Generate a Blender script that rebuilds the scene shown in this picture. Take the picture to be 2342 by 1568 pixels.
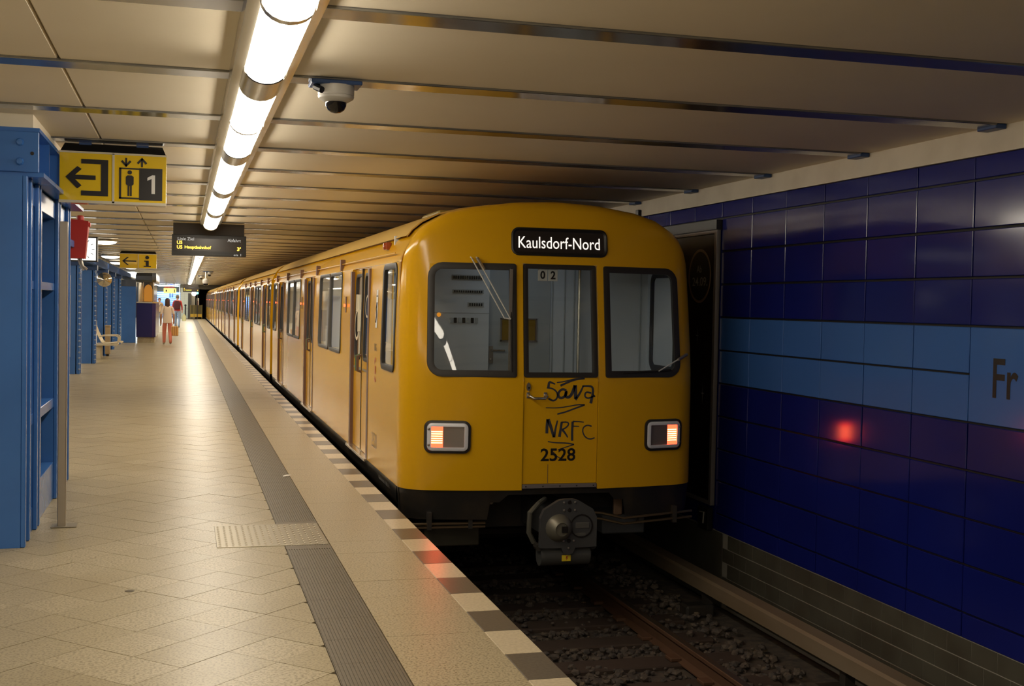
import bpy, bmesh, math, random
from mathutils import Vector, Matrix
random.seed(7)
scene = bpy.context.scene
for o in list(bpy.data.objects): bpy.data.objects.remove(o)
C = scene.collection
pi = math.pi

# ---------------------------------------------------------------- camera
CAMH = 1.64
yaw, pitch, roll, fpx = 0.2685, -0.0318, -0.0192, 2727.0
fw = Vector((math.sin(yaw)*math.cos(pitch), math.cos(yaw)*math.cos(pitch), math.sin(pitch)))
r0 = Vector((math.cos(yaw), -math.sin(yaw), 0)); u0 = r0.cross(fw)
rr_ = math.cos(roll)*r0 - math.sin(roll)*u0
uu_ = math.sin(roll)*r0 + math.cos(roll)*u0
cam = bpy.data.cameras.new('camera'); camo = bpy.data.objects.new('camera', cam); C.objects.link(camo)
m = Matrix((rr_, uu_, -fw)).transposed().to_4x4(); m.translation = (0, 0, CAMH); camo.matrix_world = m
cam.sensor_width = 36; cam.lens = fpx/2342*36; cam.clip_end = 400
scene.camera = camo

# ---------------------------------------------------------------- world, exposure
w = bpy.data.worlds.new('world'); scene.world = w; w.use_nodes = True
w.node_tree.nodes['Background'].inputs[0].default_value = (0.01, 0.01, 0.012, 1)
w.node_tree.nodes['Background'].inputs[1].default_value = 0.3
vs = scene.view_settings
vs.view_transform = 'Standard'; vs.look = 'None'; vs.exposure = 0.66; vs.gamma = 1; vs.use_curve_mapping = False

LAMP = 14.0          # platform lamp brightness
LAMPCOL = (1.0, 0.90, 0.74)

# ---------------------------------------------------------------- materials
MATS = {}
def mat(name, col, rough=.5, metal=0, noise=None, bump=None, spec=.5, emit=None, es=0, coat=0):
    if name in MATS: return MATS[name]
    M = bpy.data.materials.new(name); M.use_nodes = True; nt = M.node_tree
    b = nt.nodes['Principled BSDF']
    b.inputs['Base Color'].default_value = (*col, 1); b.inputs['Roughness'].default_value = rough
    b.inputs['Metallic'].default_value = metal; b.inputs['Specular IOR Level'].default_value = spec
    b.inputs['Coat Weight'].default_value = coat; b.inputs['Coat Roughness'].default_value = .06
    if emit:
        b.inputs['Emission Color'].default_value = (*emit, 1); b.inputs['Emission Strength'].default_value = es
    tc = None
    def coords():
        nonlocal tc
        if tc is None: tc = nt.nodes.new('ShaderNodeNewGeometry')
        return tc.outputs['Position']
    if noise:      # list of (scale, colour, lo, hi, stretch)
        prev = None
        for (sc, c2, lo, hi, st) in noise:
            n = nt.nodes.new('ShaderNodeTexNoise'); n.inputs['Scale'].default_value = sc; n.inputs['Detail'].default_value = 4
            mp = nt.nodes.new('ShaderNodeMapping'); mp.inputs['Scale'].default_value = st
            nt.links.new(coords(), mp.inputs[0]); nt.links.new(mp.outputs[0], n.inputs['Vector'])
            mr = nt.nodes.new('ShaderNodeMapRange'); mr.inputs[1].default_value = lo; mr.inputs[2].default_value = hi
            nt.links.new(n.outputs['Fac'], mr.inputs[0])
            mx = nt.nodes.new('ShaderNodeMix'); mx.data_type = 'RGBA'
            nt.links.new(mr.outputs[0], mx.inputs[0])
            if prev: nt.links.new(prev, mx.inputs[6])
            else: mx.inputs[6].default_value = (*col, 1)
            mx.inputs[7].default_value = (*c2, 1); prev = mx.outputs[2]
        nt.links.new(prev, b.inputs['Base Color'])
    if bump:
        sc, strn, dist, st = bump
        n = nt.nodes.new('ShaderNodeTexNoise'); n.inputs['Scale'].default_value = sc; n.inputs['Detail'].default_value = 2
        mp = nt.nodes.new('ShaderNodeMapping'); mp.inputs['Scale'].default_value = st
        nt.links.new(coords(), mp.inputs[0]); nt.links.new(mp.outputs[0], n.inputs['Vector'])
        bp = nt.nodes.new('ShaderNodeBump'); bp.inputs['Strength'].default_value = strn; bp.inputs['Distance'].default_value = dist
        nt.links.new(n.outputs['Fac'], bp.inputs['Height']); nt.links.new(bp.outputs[0], b.inputs['Normal'])
    MATS[name] = M; return M
def emis(name, col, s):
    if name in MATS: return MATS[name]
    M = bpy.data.materials.new(name); M.use_nodes = True; nt = M.node_tree; nt.nodes.clear()
    e = nt.nodes.new('ShaderNodeEmission'); o = nt.nodes.new('ShaderNodeOutputMaterial')
    e.inputs[0].default_value = (*col, 1); e.inputs[1].default_value = s; nt.links.new(e.outputs[0], o.inputs[0])
    MATS[name] = M; return M
def glassmat(name, tint, refl_rough=.02, ior=1.5):
    M = bpy.data.materials.new(name); M.use_nodes = True; nt = M.node_tree; nt.nodes.clear()
    o = nt.nodes.new('ShaderNodeOutputMaterial'); t = nt.nodes.new('ShaderNodeBsdfTransparent'); g = nt.nodes.new('ShaderNodeBsdfGlossy')
    t.inputs[0].default_value = (*tint, 1); g.inputs['Roughness'].default_value = refl_rough
    f = nt.nodes.new('ShaderNodeFresnel'); ge = nt.nodes.new('ShaderNodeNewGeometry'); mr = nt.nodes.new('ShaderNodeMapRange')   # same reflection on both faces of the pane
    mr.inputs[3].default_value = ior; mr.inputs[4].default_value = 1/ior; nt.links.new(ge.outputs['Backfacing'], mr.inputs[0]); nt.links.new(mr.outputs[0], f.inputs[0])
    mx = nt.nodes.new('ShaderNodeMixShader'); nt.links.new(f.outputs[0], mx.inputs[0]); nt.links.new(t.outputs[0], mx.inputs[1]); nt.links.new(g.outputs[0], mx.inputs[2])
    nt.links.new(mx.outputs[0], o.inputs[0]); MATS[name] = M; return M

S1 = (1, 1, 1)
granite = mat('granite_beige', (.40, .335, .205), .36, noise=[(1.3, (.345, .28, .16), .4, .7, S1), (80, (.21, .165, .088), .47, .66, S1)], bump=(300, .05, .001, S1))
granite_rough = mat('granite_border', (.44, .365, .23), .36, noise=[(85, (.20, .155, .085), .47, .66, S1)], bump=(300, .05, .001, S1))
granite_b2 = mat('granite_pale', (.44, .37, .235), .38, noise=[(75, (.25, .20, .11), .45, .62, S1)])
grout = mat('grout', (.06, .042, .025), .9)
edge_light = mat('edge_tile_cream', (.60, .50, .34), .30, noise=[(60, (.50, .41, .27), .4, .65, S1)])
edge_dark = mat('edge_tile_grey', (.135, .11, .08), .32, noise=[(70, (.10, .08, .06), .4, .65, S1)])
tact = mat('tactile_grey', (.155, .125, .085), .45, noise=[(50, (.12, .095, .062), .4, .65, S1)])
concrete = mat('concrete_dark', (.09, .075, .06), .9, noise=[(6, (.05, .042, .035), .4, .7, S1)])
steelplate = mat('tread_plate', (.34, .30, .22), .42, .75)
cream = mat('ceiling_cream', (.80, .715, .56), .55, noise=[(1.2, (.76, .675, .52), .35, .7, S1)], bump=(60, .03, .002, S1))
creamw = mat('plaster_white', (.74, .66, .53), .7, noise=[(3, (.66, .58, .46), .4, .7, S1)])
beamm = mat('beam_strip', (.36, .36, .36), .16, .85, noise=[(2.5, (.25, .26, .29), .4, .65, S1)], bump=(25, .12, .002, S1))
blue = mat('steel_blue', (.045, .155, .46), .26, noise=[(2, (.038, .135, .41), .4, .7, S1)], bump=(60, .06, .002, S1))
girdm = mat('girder_blue', (.025, .07, .20), .75, spec=.15)
bluedk = mat('steel_blue_dark', (.022, .06, .18), .4)
chrome = mat('brushed_chrome', (.62, .58, .50), .25, .95)
steel = mat('stainless', (.50, .45, .38), .33, .9)
black = mat('black_plastic', (.012, .011, .010), .35)
rubberg = mat('window_rubber_grey', (.055, .048, .040), .4)
rubber = mat('black_rubber', (.022, .018, .015), .45)
tileD = mat('panel_darkblue', (.008, .014, .165), .13, noise=[(1.1, (.007, .011, .13), .35, .7, S1)], bump=(3, .03, .004, S1))
tileL = mat('panel_lightblue', (.045, .135, .42), .16, bump=(3, .03, .004, S1))
tileG = mat('tile_grey', (.085, .08, .06), .35, noise=[(3, (.06, .052, .038), .4, .7, S1)])
jointm = mat('joint_black', (.012, .010, .008), .6)
groutl = mat('grout_grey', (.30, .28, .23), .8)
yellow = mat('train_yellow', (.70, .37, .006), .16, spec=.28, coat=0, bump=(1.6, .05, .02, (1, .5, .6)))
yellow2 = mat('door_yellow', (.66, .34, .008), .22, spec=.3, coat=0, bump=(1.6, .04, .02, (1, .5, .6)))
skirtm = mat('skirt_black', (.018, .016, .014), .3, noise=[(3, (.05, .035, .02), .5, .8, S1)])
under = mat('underframe', (.02, .017, .013), .6, noise=[(8, (.035, .025, .017), .4, .7, S1)])
postm = mat('door_post_brown', (.20, .115, .085), .35, .5)
glass = glassmat('window_glass', (.78, .82, .82))
glassf = glassmat('cab_glass', (.80, .84, .85), .015, 1.5)
inner = mat('cab_grey', (.64, .69, .74), .5)
inner2 = mat('cab_grey_dark', (.42, .45, .46), .5)
white = mat('white_paint', (.75, .73, .68), .4)
signy = mat('sign_yellow', (.80, .54, .006), .2, coat=.5)
redp = mat('red_paint', (.42, .025, .02), .4)
brown = mat('sleeper_wood', (.055, .036, .025), .85, noise=[(9, (.05, .03, .02), .4, .7, (1, 6, 1))])
stone = mat('ballast_stone', (.10, .075, .055), .8, noise=[(14, (.055, .045, .038), .4, .6, S1), (9, (.17, .125, .07), .6, .75, S1)])
railm = mat('rail_steel', (.26, .20, .14), .3, .8)
railr = mat('rail_rust', (.13, .065, .035), .7, .2)
cover = mat('third_rail_cover', (.21, .16, .105), .5, noise=[(3, (.16, .11, .06), .4, .7, (1, .2, 1))])
seatblue = mat('seat_blue', (.16, .17, .22), .7)
ink = mat('black_ink', (.012, .010, .010), .35)
graf = mat('marker_ink', (.045, .045, .055), .35)
lensE = emis('lamp_lens', LAMPCOL, LAMP)
coolE = emis('cool_lamp', (.80, .93, 1.0), 9.0)
domeE = emis('dome_lamp', (1.0, .92, .78), 3.0)

# ---------------------------------------------------------------- mesh helpers
class MB:
    def __init__(s): s.v = []; s.f = []; s.mi = []; s.cm = 0
    def add(s, vs, fs):
        n = len(s.v); s.v += [tuple(p) for p in vs]; s.f += [tuple(i+n for i in f) for f in fs]; s.mi += [s.cm]*len(fs); return s
    def box(s, x0, x1, y0, y1, z0, z1, ch=0):
        if ch:
            c = ch
            # chamfered on all edges of the box: 24 verts
            bm = bmesh.new(); bmesh.ops.create_cube(bm, size=1)
            for v in bm.verts:
                v.co = Vector((x0 if v.co.x < 0 else x1, y0 if v.co.y < 0 else y1, z0 if v.co.z < 0 else z1))
            bmesh.ops.bevel(bm, geom=bm.edges[:]+bm.verts[:], offset=c, segments=1, affect='EDGES', clamp_overlap=True)
            bm.verts.index_update(); vs = [v.co[:] for v in bm.verts]; fs = [[v.index for v in f.verts] for f in bm.faces]; bm.free()
            return s.add(vs, fs)
        return s.add([(x0,y0,z0),(x1,y0,z0),(x1,y1,z0),(x0,y1,z0),(x0,y0,z1),(x1,y0,z1),(x1,y1,z1),(x0,y1,z1)],
                     [(0,3,2,1),(4,5,6,7),(0,1,5,4),(1,2,6,5),(2,3,7,6),(3,0,4,7)])
    def poly(s, pts): return s.add(pts, [tuple(range(len(pts)))])
    def loft(s, loops, close=True, cap0=False, cap1=False):
        n = len(loops[0]); vs = [p for l in loops for p in l]; fs = []
        for a in range(len(loops)-1):
            for i in range(n if close else n-1):
                j = (i+1) % n; fs.append((a*n+i, a*n+j, (a+1)*n+j, (a+1)*n+i))
        if cap0: fs.append(tuple(range(n))[::-1])
        if cap1: fs.append(tuple(range((len(loops)-1)*n, len(loops)*n)))
        return s.add(vs, fs)
    def tube(s, pts, r, n=8, caps=True):
        pts = [Vector(p) for p in pts]; loops = []; prev = None
        rs = r if isinstance(r, (list, tuple)) else [r]*len(pts)
        for i, p in enumerate(pts):
            t = (pts[min(i+1, len(pts)-1)]-pts[max(i-1, 0)]).normalized()
            a = Vector((0,0,1)) if abs(t.z) < .9 else Vector((1,0,0))
            if prev is not None: a = prev
            x = (a - t*a.dot(t)).normalized(); y = t.cross(x); prev = x
            loops.append([p + (x*math.cos(2*pi*k/n) + y*math.sin(2*pi*k/n))*rs[i] for k in range(n)])
        return s.loft(loops, True, caps, caps)
    def lathe(s, prof, c=(0,0,0), n=20, axis='z', a0=0, a1=2*pi):
        c = Vector(c); full = abs(a1-a0-2*pi) < 1e-6; loops = []
        for (r, h) in prof:
            l = []
            for k in range(n if full else n+1):
                a = a0+(a1-a0)*k/n; p, q = r*math.cos(a), r*math.sin(a)
                l.append(c + Vector({'z': (p,q,h), 'y': (p,h,q), 'x': (h,p,q)}[axis]))
            loops.append(l)
        return s.loft(loops, full)
    def prism(s, pts, d):     # polygon of 3D points pushed along vector d
        a = [Vector(p) for p in pts]; b = [p+Vector(d) for p in a]; return s.loft([a, b], True, True, True)
    def build(s, name, m, parent=None, smooth=False, ang=35, kind=None, dbl=False):
        me = bpy.data.meshes.new(name); me.from_pydata(s.v, [], s.f)
        ms = m if isinstance(m, (list, tuple)) else [m]
        for x in ms: me.materials.append(x)
        if len(ms) > 1: me.polygons.foreach_set('material_index', s.mi)
        bm = bmesh.new(); bm.from_mesh(me)
        if dbl: bmesh.ops.remove_doubles(bm, verts=bm.verts, dist=2e-4)
        bmesh.ops.recalc_face_normals(bm, faces=bm.faces); bm.to_mesh(me); bm.free()
        if smooth:
            me.polygons.foreach_set('use_smooth', [True]*len(me.polygons)); me.set_sharp_from_angle(angle=math.radians(ang))
        return put(name, me, parent, kind)
def put(name, me, parent=None, kind=None, loc=None, rot=None):
    o = bpy.data.objects.new(name, me); C.objects.link(o)
    if loc is not None: o.location = loc
    if rot is not None: o.rotation_euler = rot
    if parent is not None:
        o.parent = parent; o.matrix_parent_inverse = MW(parent).inverted()
    if kind: o['kind'] = kind
    return o
def MW(o):      # world matrix without waiting for a depsgraph update
    M_ = o.matrix_basis
    return MW(o.parent) @ o.matrix_parent_inverse @ M_ if o.parent else M_.copy()
def tag(o, label, cat, group=None):
    o['label'] = label; o['category'] = cat
    if group: o['group'] = group
    return o
def thing(name, loc, label, cat, group=None, rz=0):
    o = bpy.data.objects.new(name, None); C.objects.link(o); o.location = loc; o.rotation_euler = (0,0,rz); o.empty_display_size = .1
    return tag(o, label, cat, group)
def struct(o): o['kind'] = 'structure'; return o
def copy_tree(o, parent=None):
    c = o.copy(); C.objects.link(c)
    if parent: c.parent = parent; c.matrix_parent_inverse = o.matrix_parent_inverse.copy()
    for ch in o.children:
        if not ch.get('_once'): copy_tree(ch, c)
    return c
def rrect(x0, x1, z0, z1, rad, n=5):
    # rounded outline and the matching square outline; rad: one or four radii (bl, br, tr, tl)
    R4 = rad if isinstance(rad, (list, tuple)) else [rad]*4
    out = []; sq = []
    for (cx, cz, sx, sz, a, r) in ((x0,z0,1,1,pi,R4[0]), (x1,z0,-1,1,1.5*pi,R4[1]), (x1,z1,-1,-1,0,R4[2]), (x0,z1,1,-1,.5*pi,R4[3])):
        for k in range(n+1):
            t = a+.5*pi*k/n
            out.append((cx+sx*r+r*math.cos(t), cz+sz*r+r*math.sin(t))); sq.append((cx, cz))
    return out, sq
_tc = {}
def textverts(s, bold=0):
    k = (s, bold)
    if k in _tc: return _tc[k]
    cu = bpy.data.curves.new('t', 'FONT'); cu.body = s; cu.size = 1; cu.offset = bold; cu.resolution_u = 3
    ob = bpy.data.objects.new('t', cu); C.objects.link(ob); dg = bpy.context.evaluated_depsgraph_get()
    me = bpy.data.meshes.new_from_object(ob.evaluated_get(dg))
    v = [(p.co.x, p.co.y) for p in me.vertices]; f = [tuple(p.vertices) for p in me.polygons]
    bpy.data.objects.remove(ob); bpy.data.curves.remove(cu); bpy.data.meshes.remove(me)
    _tc[k] = (v, f); return v, f
def text(name, s, fn, u0, u1, v0, v1, m, parent, bold=0):
    # lettering fitted to the rectangle (u0..u1, v0..v1); fn maps (u, v) to a point on the surface
    v, f = textverts(s, bold)
    xs = [p[0] for p in v]; ys = [p[1] for p in v]; a, b, c, d = min(xs), max(xs), min(ys), max(ys)
    b_ = MB(); b_.add([fn(u0+(p[0]-a)/(b-a)*(u1-u0), v0+(p[1]-c)/(d-c)*(v1-v0)) for p in v], f)
    return b_.build(name, m, parent)
def flat(name, pts, fn, m, parent): return MB().poly([fn(*p) for p in pts]).build(name, m, parent)
# ================================================================ the setting
YB, YE = -9.0, 103.0
XS0, XS1, XE0, XE1 = .664, .966, 1.468, 1.658        # tactile strip and edge stripe
# ---- platform
b = MB(); b.box(-6.0, XE1-.02, YB, YE, -.16, -.012); b.box(-5.6, XE1-.35, YB, YE, -1.35, -.16)
floor = struct(b.build('floor', grout))
# diagonal granite tiles, 30 cm squares on their points
D = .2121; X0, Y0 = .003, 5.45; G = .0022
def clip(poly, ax, lim, keep_less):
    out = []
    for i in range(len(poly)):
        p, q = poly[i], poly[(i+1) % len(poly)]
        ip = (p[ax] <= lim) == keep_less; iq = (q[ax] <= lim) == keep_less
        if ip: out.append(p)
        if ip != iq:
            t = (lim-p[ax])/(q[ax]-p[ax]); out.append((p[0]+(q[0]-p[0])*t, p[1]+(q[1]-p[1])*t))
    return out
def tilepoly(cx, cy): return clip([(cx-D+G, cy), (cx, cy-D+G), (cx+D-G, cy), (cx, cy+D-G)], 0, XS0-.003, True)
cells = []
for i in range(-16, 4):
    for j in range(-70, 260):
        if (i+j) % 2 == 0: continue
        cx, cy = X0+D*i, Y0+D*j
        if cx < -2.9: continue
        cells.append((cx, cy, i))
vis = sorted([c for c in cells if c[1] > 4.2 and not (c[0] < -1.3 and c[1] < 12) and c[0] > -.22*c[1]+.95*0-1.2+.0*c[1] and c[0] > -1.25], key=lambda c: c[1])
near = set(id(c) for c in vis[:290]); cache = {}
stuff = MB(); random.seed(3)
for c in cells:
    cx, cy, i = c
    if .224 < cx+.1 and 8.035 < cy-.0 < 8.84 and cx-.0 > .42: pass
    P = tilepoly(cx, cy)
    if len(P) < 3: continue
    dz = random.uniform(-.0012, .0004)
    if id(c) in near:
        k = (i if i >= 2 else 0, random.randrange(3))
        if k not in cache:
            t = MB(); t.prism([(p[0]-cx, p[1]-cy, -.012) for p in P], (0, 0, .012))
            me = bpy.data.meshes.new('tile'); me.from_pydata(t.v, [], t.f); me.materials.append([granite, granite, granite_b2][k[1]] if random.random() < .8 else granite); cache[k] = me
        put('tile', cache[k], floor, loc=(cx, cy, dz))
    elif cy > -3 and cy < 60:
        stuff.prism([(p[0], p[1], -.012) for p in P], (0, 0, .012+dz))
stuff.build('tiles_beyond', granite, floor, kind='stuff')
b = MB(); b.box(-5.9, -2.9, YB, YE, -.012, -.0008); b.box(-2.9, XS0, 60.3, YE, -.012, -.0008); b.box(-2.9, XS0, YB, -3, -.012, -.0008)
b.build('paving', granite, floor)
# border slabs, striped edge tiles and ribbed guide strip: one pitch of 39.6 cm
PT = .3955; YS = 5.363-4*PT
tm = {}
def tmesh(key, mk, m_):
    if key not in tm:
        t = mk(); me = bpy.data.meshes.new(key); me.from_pydata(t.v, [], t.f); me.materials.append(m_); tm[key] = me
    return tm[key]
def ribbed():
    t = MB(); wd = XS1-XS0-.004; n = 18; t.box(0, wd, .001, PT-.001, -.012, -.004)
    for k in range(n):
        x = wd*(k+.5)/n; t.box(x-.0045, x+.0045, .001, PT-.001, -.004, .0006)
    return t
slab = tmesh('border_slab', lambda: MB().box(0, XE0-XS1-.004, .0012, PT-.0012, -.012, 0), granite_rough)
el = tmesh('edge_tile', lambda: MB().box(0, XE1-XE0, .0007, PT-.0007, -.05, 0, .004), edge_light)
ed = tmesh('edge_tile_d', lambda: MB().box(0, XE1-XE0, .0007, PT-.0007, -.05, 0, .004), edge_dark)
gs = tmesh('guide_tile', ribbed, tact)
nst = int((YE-YS)/PT)
for k in range(nst):
    y = YS+k*PT
    put('edge_tile', ed if k % 2 else el, floor, loc=(XE0, y, random.uniform(-.0006, .0004)))
    put('border_slab', slab, floor, loc=(XS1+.002, y, random.uniform(-.001, 0)))
    if not (7.99 < y+PT/2 < 8.85): put('guide_tile', gs, floor, loc=(XS0+.002, y, 0))
b = MB(); b.box(XS0+.002, XS1-.002, 7.93, 8.045, -.012, -.0004); b.box(XS0+.002, XS1-.002, 8.835, 8.95, -.012, -.0004); b.build('guide_tile', tact, floor)
b = MB(); b.box(XE0-.0, XE1, YB, YS, -.05, 0); b.box(XS1, XE0-.002, YB, YS, -.012, 0); b.box(XS0, XS1-.002, YB, YS, -.012, 0); b.build('paving', granite_rough, floor)

# ---- track bed
b = MB(); b.box(XE1-.4, 5.05, YB, 125, -1.6, -1.22); struct(b.build('track_bed_floor', concrete))
b = MB(); b.box(XE1-.36, XE1-.33, YB, YE, -1.25, -.16); struct(b.build('wall_platform_edge', concrete))
# ---- ceiling: panels between steel strips
ZC = 2.835; BP = 1.5525; BY0 = 6.44
b = MB(); b.box(-9.3, 5.1, YB, 125, ZC+.03, ZC+.2); ceil = struct(b.build('ceiling', mat('slab', (.2,.17,.12), .9)))
kmin, kmax = -10, 62; BW = .185
pm = tmesh('ceiling_panel', lambda: MB().box(-.62, 5.0, BW, BP, 0, .03, .009), cream)
pm2 = tmesh('ceiling_panel_l', lambda: MB().box(-9.2, -.628, BW, BP, 0, .03, .006), cream)
bmh = tmesh('beam', lambda: MB().box(-9.2, 4.90, 0, BW, -.012, .03, .003), beamm)
brm = tmesh('beam_bracket', lambda: MB().box(4.885, 4.965, .0, BW, -.030, .0, .004), bluedk)
for k in range(kmin, kmax):
    y = BY0+BP*k
    bo = put('beam', bmh, ceil, loc=(0, y, ZC))
    if -1 <= k < 12: put('bracket', brm, bo, loc=(0, y, ZC))
    put('ceiling_panel', pm, ceil, loc=(0, y, ZC)); put('ceiling_panel', pm2, ceil, loc=(0, y, ZC))
# ---- right wall with big enamel panels
WX = 5.0
b = MB(); b.box(WX+.012, WX+.3, YB, 125, -1.35, 2.9); wallr = struct(b.build('wall_right', jointm))
b = MB(); b.box(WX-.03, WX+.02, YB, 125, 2.668, 2.9); struct(b.build('trim_1', creamw))
rows = [(2.522, 2.664, tileD), (2.204, 2.506, tileD), (1.885, 2.186, tileD), (1.568, 1.868, tileD), (1.250, 1.552, tileL), (.932, 1.236, tileL),
        (.614, .918, tileD), (.296, .600, tileD), (-.010, .284, tileD), (-.328, -.024, tileD), (-.500, -.341, tileD)]
PW = .6345; PY0 = 6.765
random.seed(11)
for ri, (z0, z1, m_) in enumerate(rows):
    for k in range(-5, 12):
        y0 = PY0+PW*k
        if ri > 0 and k >= 6 : continue
        if ri in (4, 5) and -4 <= k <= -1: continue
        me = tmesh('wall_panel%d' % ri, lambda: MB().box(-.014, .012, .006, PW-.006, z0-(z0+z1)/2, (z1-z0)/2, .004), m_)
        put('wall_panel', me, wallr, loc=(WX, y0, (z0+z1)/2), rot=(0, random.uniform(-.004, .004), random.uniform(-.005, .005)))
b = MB(); b.box(WX-.002, WX+.012, 10.6, 125, -.5, 2.5); b.build('wall_cladding', tileD, wallr)
for k in (-4, -2):
    o = MB().box(WX-.014, WX+.012, PY0+PW*k+.004, PY0+PW*(k+2)-.004, .932, 1.552, .004).build('name_panel', tileL, wallr)
    if k == -2: text('lettering', 'Fr', lambda u, v: (WX-.016, u, v), 6.52, 6.28, 1.108, 1.36, ink, o, .012)
# grey skirting tiles
b = MB(); b.box(WX-.006, WX+.013, YB, 125, -1.35, -.503); gw = b.build('grout_bed', groutl, wallr)
gt = tmesh('skirting_tile', lambda: MB().box(-.010, 0, .0025, .257, -.0655, .0655, .002), tileG)
for r in range(5):
    for k in range(-6, 15):
        y = 6.4+.2595*k+(r % 2)*.13
        put('skirting_tile', gt, wallr, loc=(WX, y, -.572-.1375*r))
b = MB(); b.box(WX-.014, WX, 10.4, 60, -1.3, -.507); b.box(WX-.014, WX, YB, 4.8, -1.3, -.507); b.build('skirting', tileG, wallr)
# ---- far end and left side
b = MB(); b.box(-9.4, -9.2, YB, 125, -1.35, 2.9); struct(b.build('wall_left', mat('wall_left_grey', (.42, .41, .40), .4)))
b = MB(); b.box(-9.4, 5.2, YB-.2, YB, -1.6, 3.0); struct(b.build('wall_back', mat('wall_back_cream', (.30,.26,.2), .7)))
b = MB(); b.box(-9.4, 5.2, 124.8, 125, -1.6, 3.0); struct(b.build('wall_tunnel', black))
b = MB(); b.box(-9.2, -6, YB, 125, -1.6, -1.2); struct(b.build('track_bed_floor', concrete))
tilew = mat('wall_tile_white', (.70, .74, .66), .25)
b = MB(); b.box(-.33, .58, 103.0, 103.2, -.1, 2.9)
ew = struct(b.build('wall_end', groutl))
wt = tmesh('wall_tile', lambda: MB().box(0, .296, -.012, 0, .002, .178, .003), tilew)
for i in range(3):
    for j in range(14): put('wall_tile', wt, ew, loc=(-.325+.3*i, 103, .02+.18*j))
b = MB(); b.box(.58, 5.0, 103, 103.3, 2.45, 2.9); b.box(-9.2, -.33, 109.5, 109.7, -.1, 2.9); b.box(-9.2, -2.35, 103, 103.2, -.1, 2.9); struct(b.build('wall_end', mat('header', (.10, .085, .06), .8)))
b = MB(); b.box(.58, .75, 103, 124, -.1, 2.9); struct(b.build('wall_tunnel', black))
# stairs at the far end
st = thing('staircase', (-1.35, 103, 0), 'bright blue-white staircase rising at the far end of the platform', 'stairs')
stm = mat('stair_blue', (.40, .58, .88), .35); nose = mat('stair_nosing', (.06, .13, .36), .4)
sm = tmesh('step', lambda: MB().box(-1.0, 1.0, 0, 3.5, 0, .17), stm); nm = tmesh('nosing', lambda: MB().box(-1.0, 1.0, -.012, .05, .135, .174), nose)
for k in range(13):
    s_ = put('step', sm, st, loc=(-1.35, 103+.30*k, .17*k)); put('nosing', nm, s_, loc=(-1.35, 103+.30*k, .17*k))
b = MB(); b.tube([(-.40, 102.9, .9), (-.40, 106.5, 2.9)], .03); b.tube([(-.40, 102.9, 0), (-.40, 102.9, .9)], .03); b.build('handrail', white, st)
# ================================================================ the train
XC = 3.085; HW = 1.33; YF = 9.60; YR = 24.98; ZB = .085
SIDE = XC-HW
def zroof(x):
    x = abs(x); T = [(0,2.535),(.3,2.522),(.5,2.505),(.75,2.468),(.96,2.415),(1.10,2.345),(1.19,2.27),(1.25,2.19),(1.285,2.12),(1.31,2.06),(1.33,1.995)]
    for (a, p), (c, q) in zip(T, T[1:]):
        if x <= c+1e-9: return p+(q-p)*(x-a)/(c-a)
    return T[-1][1]
def taper(z): return 1-.022*max(0, z-1.35)
def fr(x, z, off=0, rnd=True):          # distance of the cab front at (x, z) from the middle of the car
    ax = abs(x)
    y = YF+(0 if ax < .35 else .05*(ax-.35)+.14*(ax-.35)**2)+.115*max(0, z-1.0)
    if rnd:
        for d, R in ((HW-ax, .20), (zroof(x)-z, .09)):
            if d < R: y += R-math.sqrt(max(0, R*R-(R-d)**2))
    return y-off
def F(x, z, off=0): return (XC+x*taper(z), fr(x, z, off, abs(x) > 1.13), z)
def S(y, z, off=0): return (XC-HW*taper(z)-off, y, z)
ZL = [ZB, .30, .60, .85, 1.045, 1.30, 1.60, 1.80, 1.978, 1.992]
FW = [(-1.125, -.405), (.405, 1.125)]           # front windows
WZ0, WZ1 = 1.045, 1.978
CABW = (10.20, 10.90)
DOORS = [(11.70, 13.06), (16.95, 18.31), (22.20, 23.56)]
WINS = [(13.90, 15.05), (15.09, 16.24), (19.03, 20.18), (20.22, 21.37), (24.02, 24.85)]

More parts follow.
